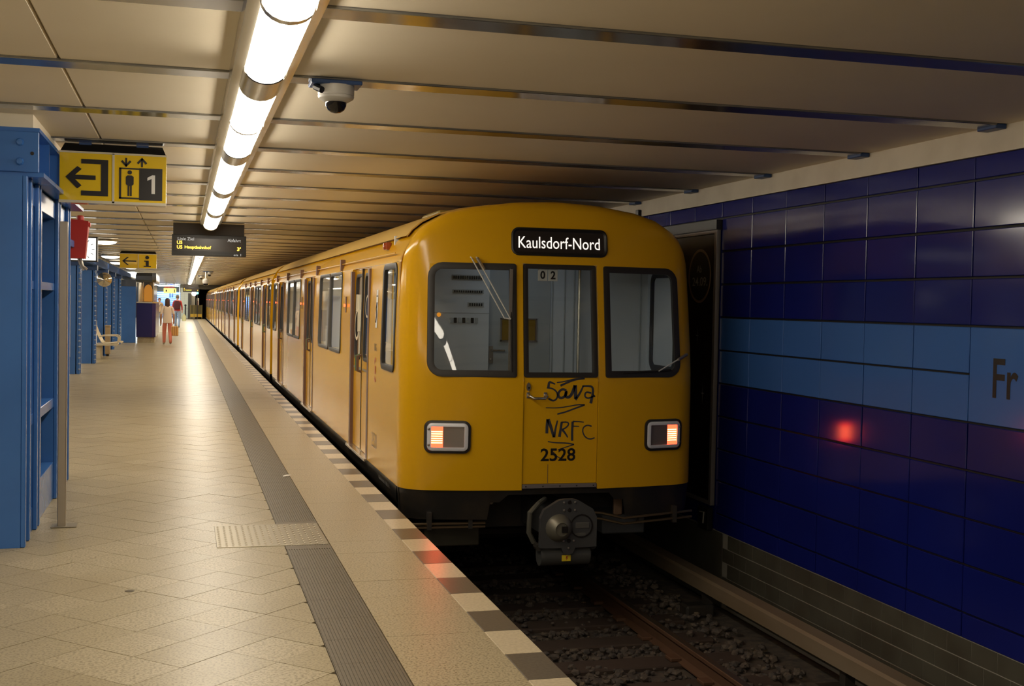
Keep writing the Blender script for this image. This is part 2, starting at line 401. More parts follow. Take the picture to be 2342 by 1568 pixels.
def body_mesh(b, flip, cab):
    Yf = (lambda y: YF+YR-y) if flip else (lambda y: y)
    P = lambda p: (p[0], Yf(p[1]), p[2])
    xs = sorted(set([-HW, -1.325, -1.31, -1.285, -1.25, -1.19, -1.125, -.96, -.75, -.405, -.335, -.15, 0, .15, .335, .405, .75, .96, 1.125, 1.19, 1.25, 1.285, 1.31, 1.325, HW]))
    NT = 7
    def pt(x, r):
        if r < len(ZL): z = ZL[r]
        else:
            t = (r-len(ZL)+1)/NT; t = 1-(1-t)**1.6; z = ZL[-1]+(zroof(x)-ZL[-1])*t
        return (XC+x*taper(z), fr(x, z), z)
    NR = len(ZL)+NT
    for i in range(len(xs)-1):
        a, c = xs[i], xs[i+1]; mx = (a+c)/2
        for r in range(NR-1):
            if r < len(ZL)-1:
                mz = (ZL[r]+ZL[r+1])/2
                if abs(mx) < .335 and cab: continue
                if cab and WZ0 < mz < WZ1 and any(p < mx < q for p, q in FW): continue
            b.poly([P(pt(a, r)), P(pt(c, r)), P(pt(c, r+1)), P(pt(a, r+1))])
    ycut = YF+.45
    # left and right edges of the cap to the side
    for sx in (-HW, HW):
        for r in range(NR-1):
            p, q = pt(sx, r), pt(sx, r+1)
            b.poly([P(p), P(q), P((q[0], ycut, q[2])), P((p[0], ycut, p[2]))])
    for i in range(len(xs)-1):
        p, q = pt(xs[i], NR-1), pt(xs[i+1], NR-1)
        b.poly([P(p), P(q), P((q[0], ycut, q[2])), P((p[0], ycut, p[2]))])
        b.poly([P((p[0], ycut, p[2])), P((q[0], ycut, q[2])), P((q[0], YR, q[2])), P((p[0], YR, p[2]))])
    # sides
    holes = [(CABW[0], CABW[1], WZ0, WZ1)]+[(a, c, ZB, 1.992) for a, c in DOORS]+[(a, c, WZ0, WZ1) for a, c in WINS]
    ys = sorted(set([ycut, YR]+[h[0] for h in holes]+[h[1] for h in holes]))
    for sx in (-1, 1):
        for i in range(len(ys)-1):
            for r in range(len(ZL)-1):
                my, mz = (ys[i]+ys[i+1])/2, (ZL[r]+ZL[r+1])/2
                if sx*(1 if not flip else 1) < 0 and any(h[0] < my < h[1] and h[2] < mz < h[3] for h in holes): continue
                q = lambda y, z: P((XC+sx*HW*taper(z), y, z))
                b.poly([q(ys[i], ZL[r]), q(ys[i+1], ZL[r]), q(ys[i+1], ZL[r+1]), q(ys[i], ZL[r+1])])
    # rear end
    ring = [(XC-HW*taper(z), YR, z) for z in ZL]+[(XC+x, YR, zroof(x)) for x in xs[1:-1]]+[(XC+HW*taper(z), YR, z) for z in ZL[::-1]]
    b.poly([P(p) for p in ring])
    # floor pan
    b.poly([P((XC-HW, YF+.4, ZB)), P((XC+HW, YF+.4, ZB)), P((XC+HW, YR, ZB)), P((XC-HW, YR, ZB))])
    # rounded corner fillers
    for (a, c, r4) in ((FW[0][0], FW[0][1], (.11, .01, .01, .11)), (FW[1][0], FW[1][1], (.01, .11, .11, .01))):
        if cab:
            o, q = rrect(a, c, WZ0, WZ1, r4); b.loft([[P(F(*p)) for p in o], [P(F(*p)) for p in q]])
    for (a, c, z0, z1) in holes:
        if z0 > .5:
            o, q = rrect(a, c, z0, z1, .085); b.loft([[P(S(*p)) for p in o], [P(S(*p)) for p in q]])
def inset(x0, x1, z0, z1, r4, d):
    r4 = r4 if isinstance(r4, (list, tuple)) else [r4]*4
    return rrect(x0+d, x1-d, z0+d, z1-d, [max(.004, r-d) for r in r4])[0]
def window(fn, x0, x1, z0, z1, r4, parent, fm, gm, wd=.035, proud=.014, name='window_frame', pane='pane'):
    b = MB(); L = lambda d, off: [fn(p[0], p[1], off) for p in inset(x0, x1, z0, z1, r4, d)]
    b.loft([L(-.012, -.004), L(-.010, proud*.8), L(wd*.3, proud), L(wd, proud*.6), L(wd, -.03)])
    fo = b.build(name, fm, parent, True)
    p = MB(); nx = 9; xx = [x0+wd-.004+(x1-x0-2*wd+.008)*k/(nx-1) for k in range(nx)]; p.loft([[fn(q, z, -.008) for q in xx] for z in (z0+wd-.004, (z0+z1)/2, z1-wd+.004)], False); po = p.build(pane, gm, fo, True, 60)
    return fo, po

def make_car(label, flip, cab):
    root = thing('subway_car', (XC, (YF+YR)/2, -1.0), label, 'train', 'cars of the yellow train')
    Yf = (lambda y: YF+YR-y) if flip else (lambda y: y)
    P = lambda p: (p[0], Yf(p[1]), p[2])
    SS = lambda y, z, off=0: P(S(y, z, off))
    b = MB(); body_mesh(b, flip, cab); body = b.build('body', yellow, root, True, 40, dbl=True)
    def one(o): o['_once'] = 1; return o
    # black skirt along sides and front
    b = MB(); nose = [(XC-HW+.005, YF+.42)]+[(XC+x, fr(x, .2)+.012) for x in (-1.325, -1.29, -1.22, -1.13, -.7, -.35)]
    prof = [(.095, 0), (-.03, 0.0), (-.10, .035)]
    for (z, dx), (z2, dx2) in zip(prof, prof[1:]):
        b.poly([P((SIDE+.003+dx, YF+.42, z)), P((SIDE+.003+dx, YR, z)), P((SIDE+.003+dx2, YR, z2)), P((SIDE+.003+dx2, YF+.42, z2))])
        b.poly([P((2*XC-SIDE-dx, YF+.42, z)), P((2*XC-SIDE-dx, YR, z)), P((2*XC-SIDE-dx2, YR, z2)), P((2*XC-SIDE-dx2, YF+.42, z2))])
    fx = [-1.328, -1.31, -1.27, -1.2, -1.1, -.9, -.72, -.625, -.60, -.52, -.45, .45, .52, .60, .625, .72, .9, 1.1, 1.2, 1.27, 1.31, 1.328]
    def bot(x):
        ax = abs(x)
        return -.165 if ax > .61 else (-.02 if ax > .51 else .045)
    for a, c in zip(fx, fx[1:]):
        za, zc = (bot(a), bot(c))
        if abs(a) < .455 and abs(c) < .455: za = zc = .045
        pa = lambda z, x: P((XC+x*(1-.012*(z < 0)), min(fr(x, .3), YF+.42)+.012+(.02 if z < 0 else 0), z))
        b.poly([pa(.10, a), pa(.10, c), pa(zc, c), pa(za, a)])
    for sx in (-1.328, 1.328):
        b.poly([P((XC+sx, YF+.34, .1)), P((XC+sx, YF+.45, .1)), P((XC+sx*.98, YF+.45, -.1)), P((XC+sx*.98, YF+.34, -.165))])
    b.build('skirt', skirtm, root, True, 40, dbl=True)
    # roof gutter and rail over the doors
    b = MB(); b.tube([SS(YF+.75, 2.075, .002), SS(YR-.05, 2.075, .002)], .007, 6); b.build('gutter', yellow, root, True)
    for y in (13.95, 16.6, 18.95, 21.5, 23.9): MB().box(*sorted([SS(y, 2.1)[0]-.028, SS(y, 2.1)[0]+.03]), *sorted([Yf(y), Yf(y+.05)]), 2.00, 2.13, .006).build('gutter_clip', postm, root)
    # side windows
    if True:
        window(SS, CABW[0], CABW[1], WZ0, WZ1, .085, root, rubber, glass, .04)
    for a, c in WINS: window(SS, a, c, WZ0, WZ1, .085, root, rubberg, glass, .026)
    # passenger doors
    for a, c in DOORS:
        mid = (a+c)/2
        d = MB()
        # jambs, head and sill of the recess
        for (p, q) in ((a, a), (c, c)): d.poly([SS(p, ZB, 0), SS(p, 1.992, 0), SS(p, 1.992, -.06), SS(p, ZB, -.06)])
        d.poly([SS(a, 1.992, 0), SS(c, 1.992, 0), SS(c, 1.992, -.06), SS(a, 1.992, -.06)])
        dr = d.build('door_frame', yellow2, root)
        for (p, q) in ((a+.05, mid-.006), (mid+.006, c-.05)):
            l = MB(); w0, w1 = p+.085, q-.085
            def pl(y0, y1, z0, z1): l.poly([SS(y0, z0, -.03), SS(y1, z0, -.03), SS(y1, z1, -.03), SS(y0, z1, -.03)])
            pl(p, q, ZB+.02, .6); pl(p, q, .6, 1.045); pl(p, w0, 1.045, 1.93); pl(w1, q, 1.045, 1.93); pl(p, q, 1.93, 1.985)
            o, sq = rrect(w0, w1, 1.045, 1.93, .08); l.loft([[SS(*k, -.03) for k in o], [SS(*k, -.03) for k in sq]])
            for (y0, y1) in ((p, p), (q, q)): l.poly([SS(y0, ZB+.02, -.03), SS(y0, 1.985, -.03), SS(y0, 1.985, -.07), SS(y0, ZB+.02, -.07)])
            lf = l.build('door_leaf', yellow2, root)
            fo, po = window(lambda y, z, o=0: SS(y, z, o-.03), w0, w1, 1.045, 1.93, .08, lf, rubber, glass, .022, .008)
            po.parent = lf; po.matrix_parent_inverse = MW(lf).inverted()
            s_ = -1 if q < mid+.01 else 1
            hy = mid+s_*.055
            h = MB(); h.tube([SS(hy, 1.09, -.02), SS(hy, 1.08, .02), SS(hy, .93, .02), SS(hy, .92, -.02)], .014, 6); h.build('handle', mat('door_handle_green', (.10, .16, .07), .4) if s_ > 0 else postm, lf, True)
        g = MB(); g.box(*sorted([SS(mid, 1)[0]-.005+.03, SS(mid, 1)[0]+.05]), *sorted([Yf(mid-.008), Yf(mid+.008)]), ZB+.02, 1.985); g.build('rubber_seal', rubber, root)
        for y in (c-.045, a+.045):      # riveted brown posts
            pmh = MB(); x_ = SS(y, 1)[0]; pmh.box(x_-.004, x_+.03, *sorted([Yf(y-.045), Yf(y+.045)]), ZB+.005, 1.97)
            po_ = pmh.build('door_post', postm, root)
            rv = MB()
            for k in range(8): rv.lathe([(.014, 0), (.012, .006), (.0, .009)][::-1], SS(y, .25+.235*k, .003), 6, 'x')
            for v in range(len(rv.v)): pass
            rv.build('rivets', under, po_, kind='stuff')
        MB().box(SIDE-.035, SIDE+.05, *sorted([Yf(a-.02), Yf(c+.02)]), .068, .095, .004).build('door_sill', chrome, root)
        lamp = MB(); ly = c+.42
        lamp.lathe([(0, .022), (.014, .018), (.020, .0)], SS(ly, 1.60), 10, 'x'); lamp.v = [(2*SIDE-p[0] if 0 else p[0]-.03, p[1], p[2]) for p in lamp.v]
        lb = MB().box(SS(ly, 1.6)[0]-.010, SS(ly, 1.6)[0]+.01, *sorted([Yf(ly-.03), Yf(ly+.03)]), 1.52, 1.70, .004).build('door_lamp', postm, root)
        lamp.build('lens', emis('door_lamp_red', (1.0, .10, .03), 2.6), lb, True)
    # interior: floor, ceiling, far wall, seats, grab rails
    b = MB(); b.box(XC-1.25, XC+1.25, *sorted([Yf(YF+1.3), Yf(YR-.06)]), .10, .14); b.box(XC+1.24, XC+1.27, *sorted([Yf(YF+1.3), Yf(YR-.06)]), .1, 2.1)
    b.box(XC-1.2, XC+1.2, *sorted([Yf(YF+1.3), Yf(YR-.06)]), 2.2, 2.23); b.box(XC-1.25, XC+1.25, *sorted([Yf(YR-.1), Yf(YR-.06)]), .1, 2.2)
    b.build('interior_lining', mat('lining', (.70, .68, .63), .5), root)
    for p in (13.42, 16.68, 18.62, 21.88):
        for (x0, x1) in ((XC-1.24, XC-.76), (XC+.76, XC+1.24)): MB().box(x0, x1, *sorted([Yf(p-.015), Yf(p+.015)]), .14, 1.95, .006).build('partition', mat('partition_cream', (.78, .74, .66), .4), root)
    b = MB(); xx = [-1.235, -1.19, -1.10, -.96, -.75, -.5]
    L_ = lambda e, y: [P((XC+x, y, zroof(x)+e)) for x in xx]
    b.loft([L_(.0, YF+.62), L_(.014, YF+.62), L_(.014, YR-.02), L_(.0, YR-.02)], False); b.build('roof_sheet', mat('roof_tan', (.62, .40, .10), .35), root, True, 30)
    b = MB()
    for (p, q) in ((13.5, 16.6), (18.7, 21.8)):
        for sx in (-1, 1):
            x0 = XC+sx*.78; x1 = XC+sx*1.2; b.box(*sorted([x0, x1]), *sorted([Yf(p), Yf(q)]), .45, .55, .01); b.box(*sorted([XC+sx*1.12, x1]), *sorted([Yf(p), Yf(q)]), .5, 1.0, .01)
    b.build('seats', seatblue, root)
    b = MB()
    for p in (13.4, 16.7, 18.6, 21.9):
        b.tube([(XC-.8, Yf(p), .14), (XC-.8, Yf(p), 2.2)], .018, 6); b.tube([(XC+.8, Yf(p), .14), (XC+.8, Yf(p), 2.2)], .018, 6)
    b.tube([(XC-.8, Yf(13.4), 1.8), (XC-.8, Yf(21.9), 1.8)], .018, 6); b.build('grab_rails', signy, root, True)
    b = MB(); b.box(XC-.1, XC+.1, *sorted([Yf(YF+1.8), Yf(YR-.5)]), 2.17, 2.195); b.build('interior_lamp', emis('train_lamp', (1, .93, .8), 13.0), root)
    # underframe and wheels
    b = MB(); b.box(XC-1.0, XC+1.0, *sorted([Yf(YF+.7), Yf(YR)]), -.35, .06); b.box(XC-1.15, XC-.6, *sorted([Yf(15), Yf(19)]), -.7, -.1); b.box(XC+.6, XC+1.15, *sorted([Yf(15), Yf(19)]), -.7, -.1); b.build('underframe', under, root)
    for y in (YF+1.75, YF+3.55, YR-3.4, YR-1.7):
        b = MB()
        for sx in (-.75, .75): b.lathe([(0, -.05), (.40, -.05), (.40, .05), (.43, .055), (.43, .075), (0, .075)] if sx < 0 else [(0, .05), (.40, .05), (.40, -.05), (.43, -.055), (.43, -.075), (0, -.075)], (XC+sx, Yf(y), -.585), 24, 'x')
        b.tube([(XC-.75, Yf(y), -.585), (XC+.75, Yf(y), -.585)], .08, 10); b.build('wheelset', mat('wheel_steel', (.05, .035, .025), .55, .5), root, True)
    return root, body, P

car1, body1, _ = make_car('nearest yellow subway car with destination sign and number 2528 on its cab front', False, True)
car2, body2, _ = make_car('second yellow subway car, coupled behind the car numbered 2528', True, False)
off2 = 16.05
car2.location.y += off2
names = {3: 'third yellow subway car from the camera, past the second vertical gap strip', 4: 'fourth yellow subway car from the camera, far down the platform',
         5: 'fifth yellow subway car from the camera, near the far end', 6: 'farthest yellow subway car, beside the end of the platform'}
for k in (3, 4, 5, 6):
    c_ = copy_tree(car1 if k % 2 else car2); c_.location.y = car1.location.y+off2*(k-1); c_['label'] = names[k]
# yellow gap bars between cars belong to the next car
for k, cr in ((1, car2),):
    pass
# ---------------------------------------------------------------- cab front of the nearest car
R1 = car1
fL, pL = window(F, *FW[0], WZ0, WZ1, (.11, .01, .01, .11), R1, rubber, glassf, .045, .016, 'windscreen_frame')
fR, pR = window(F, *FW[1], WZ0, WZ1, (.01, .11, .11, .01), R1, rubber, glassf, .045, .016, 'windscreen_frame')
# front door
FD = lambda x, z, o=0: F(x, z, o-.014)
b = MB()
def fgrid(x0, x1, z0, z1): b.poly([FD(x0, z0), FD(x1, z0), FD(x1, z1), FD(x0, z1)])
fgrid(-.330, .330, .135, .5); fgrid(-.330, .330, .5, 1.0); fgrid(-.330, .330, 1.0, 1.045); fgrid(-.330, -.318, 1.045, 1.982); fgrid(.318, .330, 1.045, 1.982); fgrid(-.330, .330, 1.982, 1.990)
for sx in (-.335, .335): b.poly([F(sx, .09, 0), F(sx, 1.0, 0), F(sx, 1.0, -.05), F(sx, .09, -.05)]); b.poly([F(sx, 1.0, 0), F(sx, 1.99, 0), F(sx, 1.99, -.05), F(sx, 1.0, -.05)])
b.poly([F(-.335, 1.991, 0), F(.335, 1.991, 0), F(.335, 1.991, -.05), F(-.335, 1.991, -.05)])
fdoor = b.build('front_door', yellow, R1, True, 30)
MB().box(XC-.338, XC+.338, YF+.022, YF+.03, .09, 1.0).build('door_gap', ink, R1)
fC, pC = window(FD, -.318, .318, 1.045, 1.982, .012, fdoor, rubber, glassf, .031, .012, 'door_window_frame'); 
pC.parent = fdoor; pC.matrix_parent_inverse = MW(fdoor).inverted()
b = MB(); b.box(XC-.33, XC+.33, YF-.006, YF+.03, .098, .132, .003); sl = b.build('door_sill', mat('sill_grey', (.30, .26, .25), .4, .6), R1)
b = MB()
for k in range(5): b.lathe([(0, -.004), (.006, -.003), (.007, 0)], (XC-.30+.15*k, YF-.006, .115), 6, 'y')
b.build('rivets', under, sl, kind='stuff')
# seams on the door
for x in (-.105,): MB().box(XC+x-.002, XC+x+.002, YF+.0115, YF+.0135, .14, .30).build('seam', postm, fdoor)
# graffiti, traced stroke by stroke on the door
def gp(u, v): return (-.367+u*.000543-v*.0000, 1.082-v*.000518)
def stroke(pts, w0, w1=None):
    w1 = w1 or w0; q = [Vector(gp(*p)) for p in pts]; L_ = []; R_ = []
    # smooth the polyline
    for _ in range(2):
        n = [q[0]]
        for a, c in zip(q, q[1:]): n += [a*.75+c*.25, a*.25+c*.75]
        n.append(q[-1]); q = n
    for i, p in enumerate(q):
        t = (q[min(i+1, len(q)-1)]-q[max(i-1, 0)]).normalized(); nn = Vector((-t.y, t.x))
        w = (w0+(w1-w0)*i/(len(q)-1))*.000543/2
        L_.append(p+nn*w); R_.append(p-nn*w)
    for i in range(len(q)-1): gb.poly([FD(*p, .0022) for p in (L_[i], L_[i+1], R_[i+1], R_[i])])
def graffiti(name, strokes, groups=None):
    global gb
    for g in (groups or [range(len(strokes))]):
        gb = MB()
        for i in g: stroke(*strokes[i])
        gb.build(name, graf, fdoor)
graffiti('graffiti', [([(600,175),(760,150),(900,115),(1060,105)], 14, 30), ([(660,225),(780,170),(900,125),(1060,108)], 34, 20)])
graffiti('graffiti', [([(575,200),(520,175),(475,160),(465,250)], 20, 44), ([(440,258),(540,270),(610,330),(620,420),(560,480),(470,435)], 22, 30),
    ([(760,300),(690,275),(625,340),(640,420),(700,430),(760,370),(760,300),(740,400),(800,420),(850,370),(900,220)], 34, 50), ([(905,215),(915,440)], 56, 56), ([(910,455),(980,360),(1040,225)], 48, 20),
    ([(1020,232),(1120,228),(1190,240),(1205,330),(1165,515)], 22, 46), ([(1170,345),(1080,325),(1060,400),(1120,440),(1200,400),(1240,405),(1200,370)], 30, 20)], [(0, 1), (2, 3, 4), (5, 6)])
graffiti('graffiti', [([(430,585),(640,590),(850,555),(960,535),(1070,540)], 14, 20), ([(1065,542),(900,600),(760,655),(620,690)], 26, 24)])
graffiti('graffiti', [([(455,1005),(455,880),(465,770)], 46, 46), ([(470,775),(520,900),(570,1070)], 60, 36), ([(575,1070),(595,920),(625,795)], 40, 22),
    ([(660,1065),(680,940),(695,820)], 46, 36), ([(690,825),(790,820),(815,860),(760,920),(700,945)], 22, 26), ([(710,950),(760,1010),(800,1075)], 40, 20),
    ([(872,1130),(868,980),(875,815)], 36, 40), ([(875,812),(980,815),(1060,825)], 26, 12), ([(880,890),(985,895)], 20, 12),
    ([(1190,895),(1120,870),(1050,910),(1040,990),(1090,1080),(1170,1110),(1245,1085)], 22, 20)], [(0, 1, 2), (3, 4, 5), (6, 7, 8), (9,)])
graffiti('graffiti', [([(475,1140),(600,1160),(780,1165),(905,1190)], 16, 22), ([(905,1192),(780,1230),(640,1275)], 18, 12), ([(580,1310),(560,1340),(640,1390),(690,1420)], 16, 14)])
text('fleet_number', '2528', lambda u, v: FD(u, v, .003), -.172, .138, .325, .435, ink, fdoor, .02)
# lock and grab handle
b = MB(); b.lathe([(0, -.016), (.016, -.016), (.02, -.008), (.02, 0)], (XC-.290, YF+.012, .955), 14, 'y'); b.v = [(p[0], p[1], .955+(p[2]-.955)*1.9) for p in b.v]; lk = b.build('lock', chrome, fdoor, True)
MB().lathe([(0, -.018), (.010, -.017), (.011, -.01)], (XC-.29, YF+.012, .95), 10, 'y').build('keyhole', black, lk)
b = MB(); b.tube([(XC-.29, YF+.012, .885), (XC-.285, YF-.035, .88), (XC-.255, YF-.045, .862), (XC-.155, YF-.045, .862), (XC-.142, YF-.035, .88), (XC-.14, YF+.012, .885)], .011, 8)
b.box(XC-.305, XC-.275, YF+.004, YF+.013, .86, .91, .003); b.box(XC-.155, XC-.125, YF+.004, YF+.013, .86, .91, .003); b.build('handle', chrome, fdoor, True)
# destination sign
b = MB(); L = lambda d, off: [F(p[0], p[1], off) for p in inset(-.437, .437, 2.062, 2.30, .065, d)]
b.loft([L(0, -.01), L(.0, .012), L(.012, .016), L(.03, .006)]); ds = b.build('destination_sign', black, R1, True)
MB().poly(L(.029, .006)).build('screen', mat('sign_film', (.022, .017, .015), .3), ds)
text('lettering', 'Kaulsdorf-Nord', lambda u, v: F(u, v, .009), -.375, .365, 2.125, 2.225, emis('sign_white', (1, .88, .76), .8), ds, 0)
# line number plates behind the door glass
for (x, ch) in ((-.185, '0'), (-.093, '2')):
    o = MB().box(XC+x-.004, XC+x+.080, fr(0, 1.9)+.03, fr(0, 1.9)+.034, 1.85, 1.952, .002).build('number_plate', mat('plate_grey', (.62, .60, .56), .5), fdoor)
    text('lettering', ch, lambda u, v: (XC+u, fr(0, 1.9)+.0285, v), x+.016, x+.060, 1.866, 1.936, ink, o, .03)
# tail lamps
def tail(x0, x1, flipx):
    z0, z1 = .405, .662
    f_ = lambda u, v, o=0: F(u, v, o)
    b = MB(); L = lambda d, off: [f_(p[0], p[1], off) for p in inset(x0, x1, z0, z1, .05, d)]
    b.loft([L(-.008, -.004), L(-.008, .022), L(.010, .026), L(.012, .0)]); hs = b.build('tail_lamp', rubber, R1, True)
    b = MB(); L2 = lambda d, off: [f_(p[0], p[1], off) for p in inset(x0+.01, x1-.01, z0+.01, z1-.01, .045, d)]
    ins = [(x0+.048, z0+.043), (x1-.048, z0+.043), (x1-.048, z1-.043), (x0+.048, z1-.043)]
    o, _ = rrect(x0+.045, x1-.045, z0+.042, z1-.042, .006)
    b.loft([L2(0, .018), L2(.004, .030), L2(.012, .034), [f_(p[0], p[1], .034) for p in o], [f_(p[0], p[1], .016) for p in o]]); b.build('bezel', mat('bezel_silver', (.74, .74, .78), .35, .15), hs, True)
    xa, xb = x0+.045, x1-.045; xm = xa+(xb-xa)*.36
    red, grey = ((xa, xm), (xm, xb)) if not flipx else ((xb-(xm-xa), xb), (xa, xb-(xm-xa)))
    q = lambda a, c, z_, z2, off: [f_(a, z_, off), f_(c, z_, off), f_(c, z2, off), f_(a, z2, off)]
    MB().poly(q(*red, z0+.04, z1-.04, .018)).build('red_lens', emis('tail_red', (1.0, .022, .008), 9.0), hs)
    bb = MB()
    for k in range(6): zz = z0+.075+.0185*k; bb.poly(q(red[0]+.002, red[1]-.004, zz, zz+.0085, .0195))
    bb.build('lamp_bars', emis('tail_hot', (1.0, .16, .045), 14.0), hs)
    MB().poly(q(*grey, z0+.04, z1-.04, .018)).build('clear_lens', mat('lens_grey', (.22, .19, .17), .12, .3), hs)
    for zz in (z0+.062, z1-.062):
        xx = x0+.024 if not flipx else x1-.024
        MB().lathe([(0, -.008), (.010, -.006), (.012, .002)], f_(xx, zz, .034), 8, 'y').build('screw', steel, hs)
tail(-1.145, -.785, False); tail(.785, 1.145, True)
# wipers
def wiper(name, arms, blade):
    t = MB()
    for a in arms: t.tube(a, .006, 6)
    wo = t.build(name, mat('wiper_silver', (.62, .61, .58), .35, .2), R1, True); MB().tube(blade, .008, 6).build('blade', rubber, wo, True); return wo
wo = wiper('wiper', [[F(-.79, 2.035, .02), F(-.79, 2.03, .05), F(-.505, 1.53, .035)], [F(-.742, 2.035, .02), F(-.742, 2.03, .05), F(-.452, 1.522, .035)], [F(-.505, 1.53, .035), F(-.452, 1.522, .035)]], [F(-.448, 1.95, .022), F(-.442, 1.08, .022)])
MB().box(F(-.45, 1.5)[0]-.012, F(-.45, 1.5)[0]+.014, fr(-.45, 1.5)-.02, fr(-.45, 1.5)-.012, 1.09, 1.94).build('blade_backing', steel, wo); 
b = MB(); b.tube([F(-.742, 2.03, .05), F(-.68, 1.93, .045)], .014, 8); b.build('arm_spring', steel, wo, True)
wo2 = wiper('wiper', [[F(1.20, 1.235, .02), F(1.195, 1.235, .05), F(.90, 1.09, .03)]], [F(1.03, 1.10, .02), F(.55, 1.075, .02)])
MB().tube([F(1.195, 1.235, .05), F(1.10, 1.19, .045)], .014, 8).build('arm_spring', steel, wo2, True)
# roof fittings
MB().box(XC+.885, XC+.925, 10.2, 10.26, 2.42, 2.53, .006).build('antenna', black, R1)
MB().box(XC-.82, XC-.45, 10.9, 11.7, 2.44, 2.51, .02).build('roof_vent', mat('vent_olive', (.30, .23, .06), .5), R1)
# lettering and marks on the side
b = MB(); b.lathe([(0, -.035), (.03, -.03), (.038, 0)], S(11.07, 2.165, -.035), 12, 'x'); b.box(S(11.07, 2.16)[0]+.02, S(11.07, 2.16)[0]+.07, 11.0, 11.14, 2.13, 2.20, .006); b.build('marker_lamp', mat('marker_orange', (.35, .07, .02), .15), R1, True)
text('fleet_number', '2528', lambda u, v: S(u, v, .003), 11.40, 11.10, .26, .40, mat('side_number_grey', (.34, .23, .09), .4), R1, -.008)
o = MB().poly([S(11.30, 1.40, .003), S(11.19, 1.40, .003), S(11.19, 1.76, .003), S(11.30, 1.76, .003)]).build('sticker', mat('sticker_white', (.70, .66, .58), .4), R1)
b = MB(); b.tube([S(11.26, 1.45, .004), S(11.225, 1.52, .004), S(11.26, 1.58, .004), S(11.23, 1.64, .004)], .006, 5); b.tube([S(11.27, 1.70, .004), S(11.22, 1.70, .004)], .006, 5); b.build('print', ink, o)
text('lettering', 'BVG', lambda u, v: S(u, v, .003), 11.31, 11.19, 1.32-.14, 1.25, ink, R1, .01)
b = MB()
for a0 in (.15, 1.2): b.loft([[S(11.25+r*.62*math.cos(pi*(a0+.6*k/9)), 1.0+r*1.25*math.sin(pi*(a0+.6*k/9)), .003) for k in range(10)] for r in (.075, .095)], False)
b.poly([S(11.275, .96, .003), S(11.225, .96, .003), S(11.225, 1.04, .003), S(11.275, 1.04, .003)]); b.build('emblem', mat('emblem_red', (.55, .10, .03), .4), R1)
text('lettering', 'Gewicht 18,1 t', lambda u, v: (SIDE-.001, u, v), 10.95, 10.35, .005, .045, mat('skirt_text', (.25, .23, .2), .5), R1)
for (y0, y1) in ((13.0, 12.45), (12.3, 11.75)):
    MB().poly([S(y0, .93, -.0285), S(y1, .93, -.0285), S(y1, .955, -.0285), S(y0, .955, -.0285)]).build('tape', mat('tape_grey', (.25, .20, .13), .6), R1)
# wheelchair and bicycle stickers on the door glass
pict = mat('glass_sticker', (.60, .52, .36), .5)
b = MB(); b.tube([S(12.93-.18, 1.72, -.022), S(12.93-.2, 1.55, -.022), S(12.6, 1.55, -.022), S(12.55, 1.33, -.022)], .018, 5); b.loft([[S(12.72+r*.16*math.cos(2*pi*k/16), 1.40+r*.17*math.sin(2*pi*k/16), -.022) for k in range(16)] for r in (.8, 1)]); b.build('wheelchair_symbol', pict, R1)
b = MB(); b.loft([[S(12.02+r*.13*math.cos(2*pi*k/16), 1.60+r*.12*math.sin(2*pi*k/16), -.022) for k in range(16)] for r in (.8, 1)]); b.build('bicycle_symbol', pict, R1)
# ---- cab interior
YBK = 10.8
b = MB(); b.box(XC-1.24, XC+1.26, YBK, YBK+.03, .12, 2.25); bw = b.build('cab_back_wall', inner, R1)
b = MB(); b.box(XC+1.24, XC+1.26, YF+.35, YBK, .12, 2.0); b.box(XC-1.22, XC+1.24, YF+.2, YBK, .10, .12); b.box(XC-1.1, XC+1.1, YF+.35, YBK, 2.2, 2.22); b.build('cab_lining', inner, R1)
def bk(x0, x1, z0, z1, t, name, m_, p=bw): return MB().box(x0, x1, YBK-t, YBK-.001, z0, z1, .003).build(name, m_, p)
cb = bk(XC-1.15, 2.72, .2, 2.15, .10, 'fuse_cabinet', inner)
def ck(x0, x1, z0, z1, t, name, m_): return MB().box(x0, x1, YBK-.10-t, YBK-.099, z0, z1, .002).build(name, m_, cb)
for (x0, x1, z0, z1) in ((2.36, 2.66, 1.86, 1.91), (2.37, 2.665, 1.737, 1.776), (2.515, 2.668, 1.615, 1.66)):
    ck(x0, x1, z0, z1, .006, 'fuse_strip', inner2); n = int((x1-x0)/.022)
    g = MB()
    for k in range(n): xx = x0+.012+(x1-x0-.02)*k/n; g.box(xx, xx+.010, YBK-.122, YBK-.106, z0+.01, z1-.01)
    g.build('fuses', black, cb, kind='stuff')
ck(2.0, 2.72, 1.556, 1.562, .003, 'seam', inner2)
for k in range(7): ck(2.345+.04*k, 2.372+.04*k, 1.467, 1.515, .012, 'breaker', [inner2, black][k % 2])
lo = MB(); lo.lathe([(0, -.02), (.016, -.012), (.02, 0)], (2.245, YBK-.10, 1.54), 12, 'y'); lo.build('indicator', emis('indicator_amber', (1, .35, .03), .5), cb, True)
dk = bk(2.735, 3.34, .15, 2.08, .012, 'cab_door', inner2)
pw = MB().box(2.862, 3.19, YBK-.03, YBK-.012, 1.31, 1.505, .004).build('door_window', mat('amber_window', (.28, .17, .02), .3), dk)
b = MB()
for (x0, x1, z0, z1) in ((2.85, 2.862, 1.30, 1.515), (3.19, 3.202, 1.30, 1.515), (2.85, 3.202, 1.505, 1.517), (2.85, 3.202, 1.298, 1.31)): b.box(x0, x1, YBK-.036, YBK-.012, z0, z1)
b.build('window_trim', steel, dk)
hd = MB().box(2.742, 2.786, YBK-.02, YBK-.012, 1.09, 1.255, .003).build('handle_plate', steel, dk)
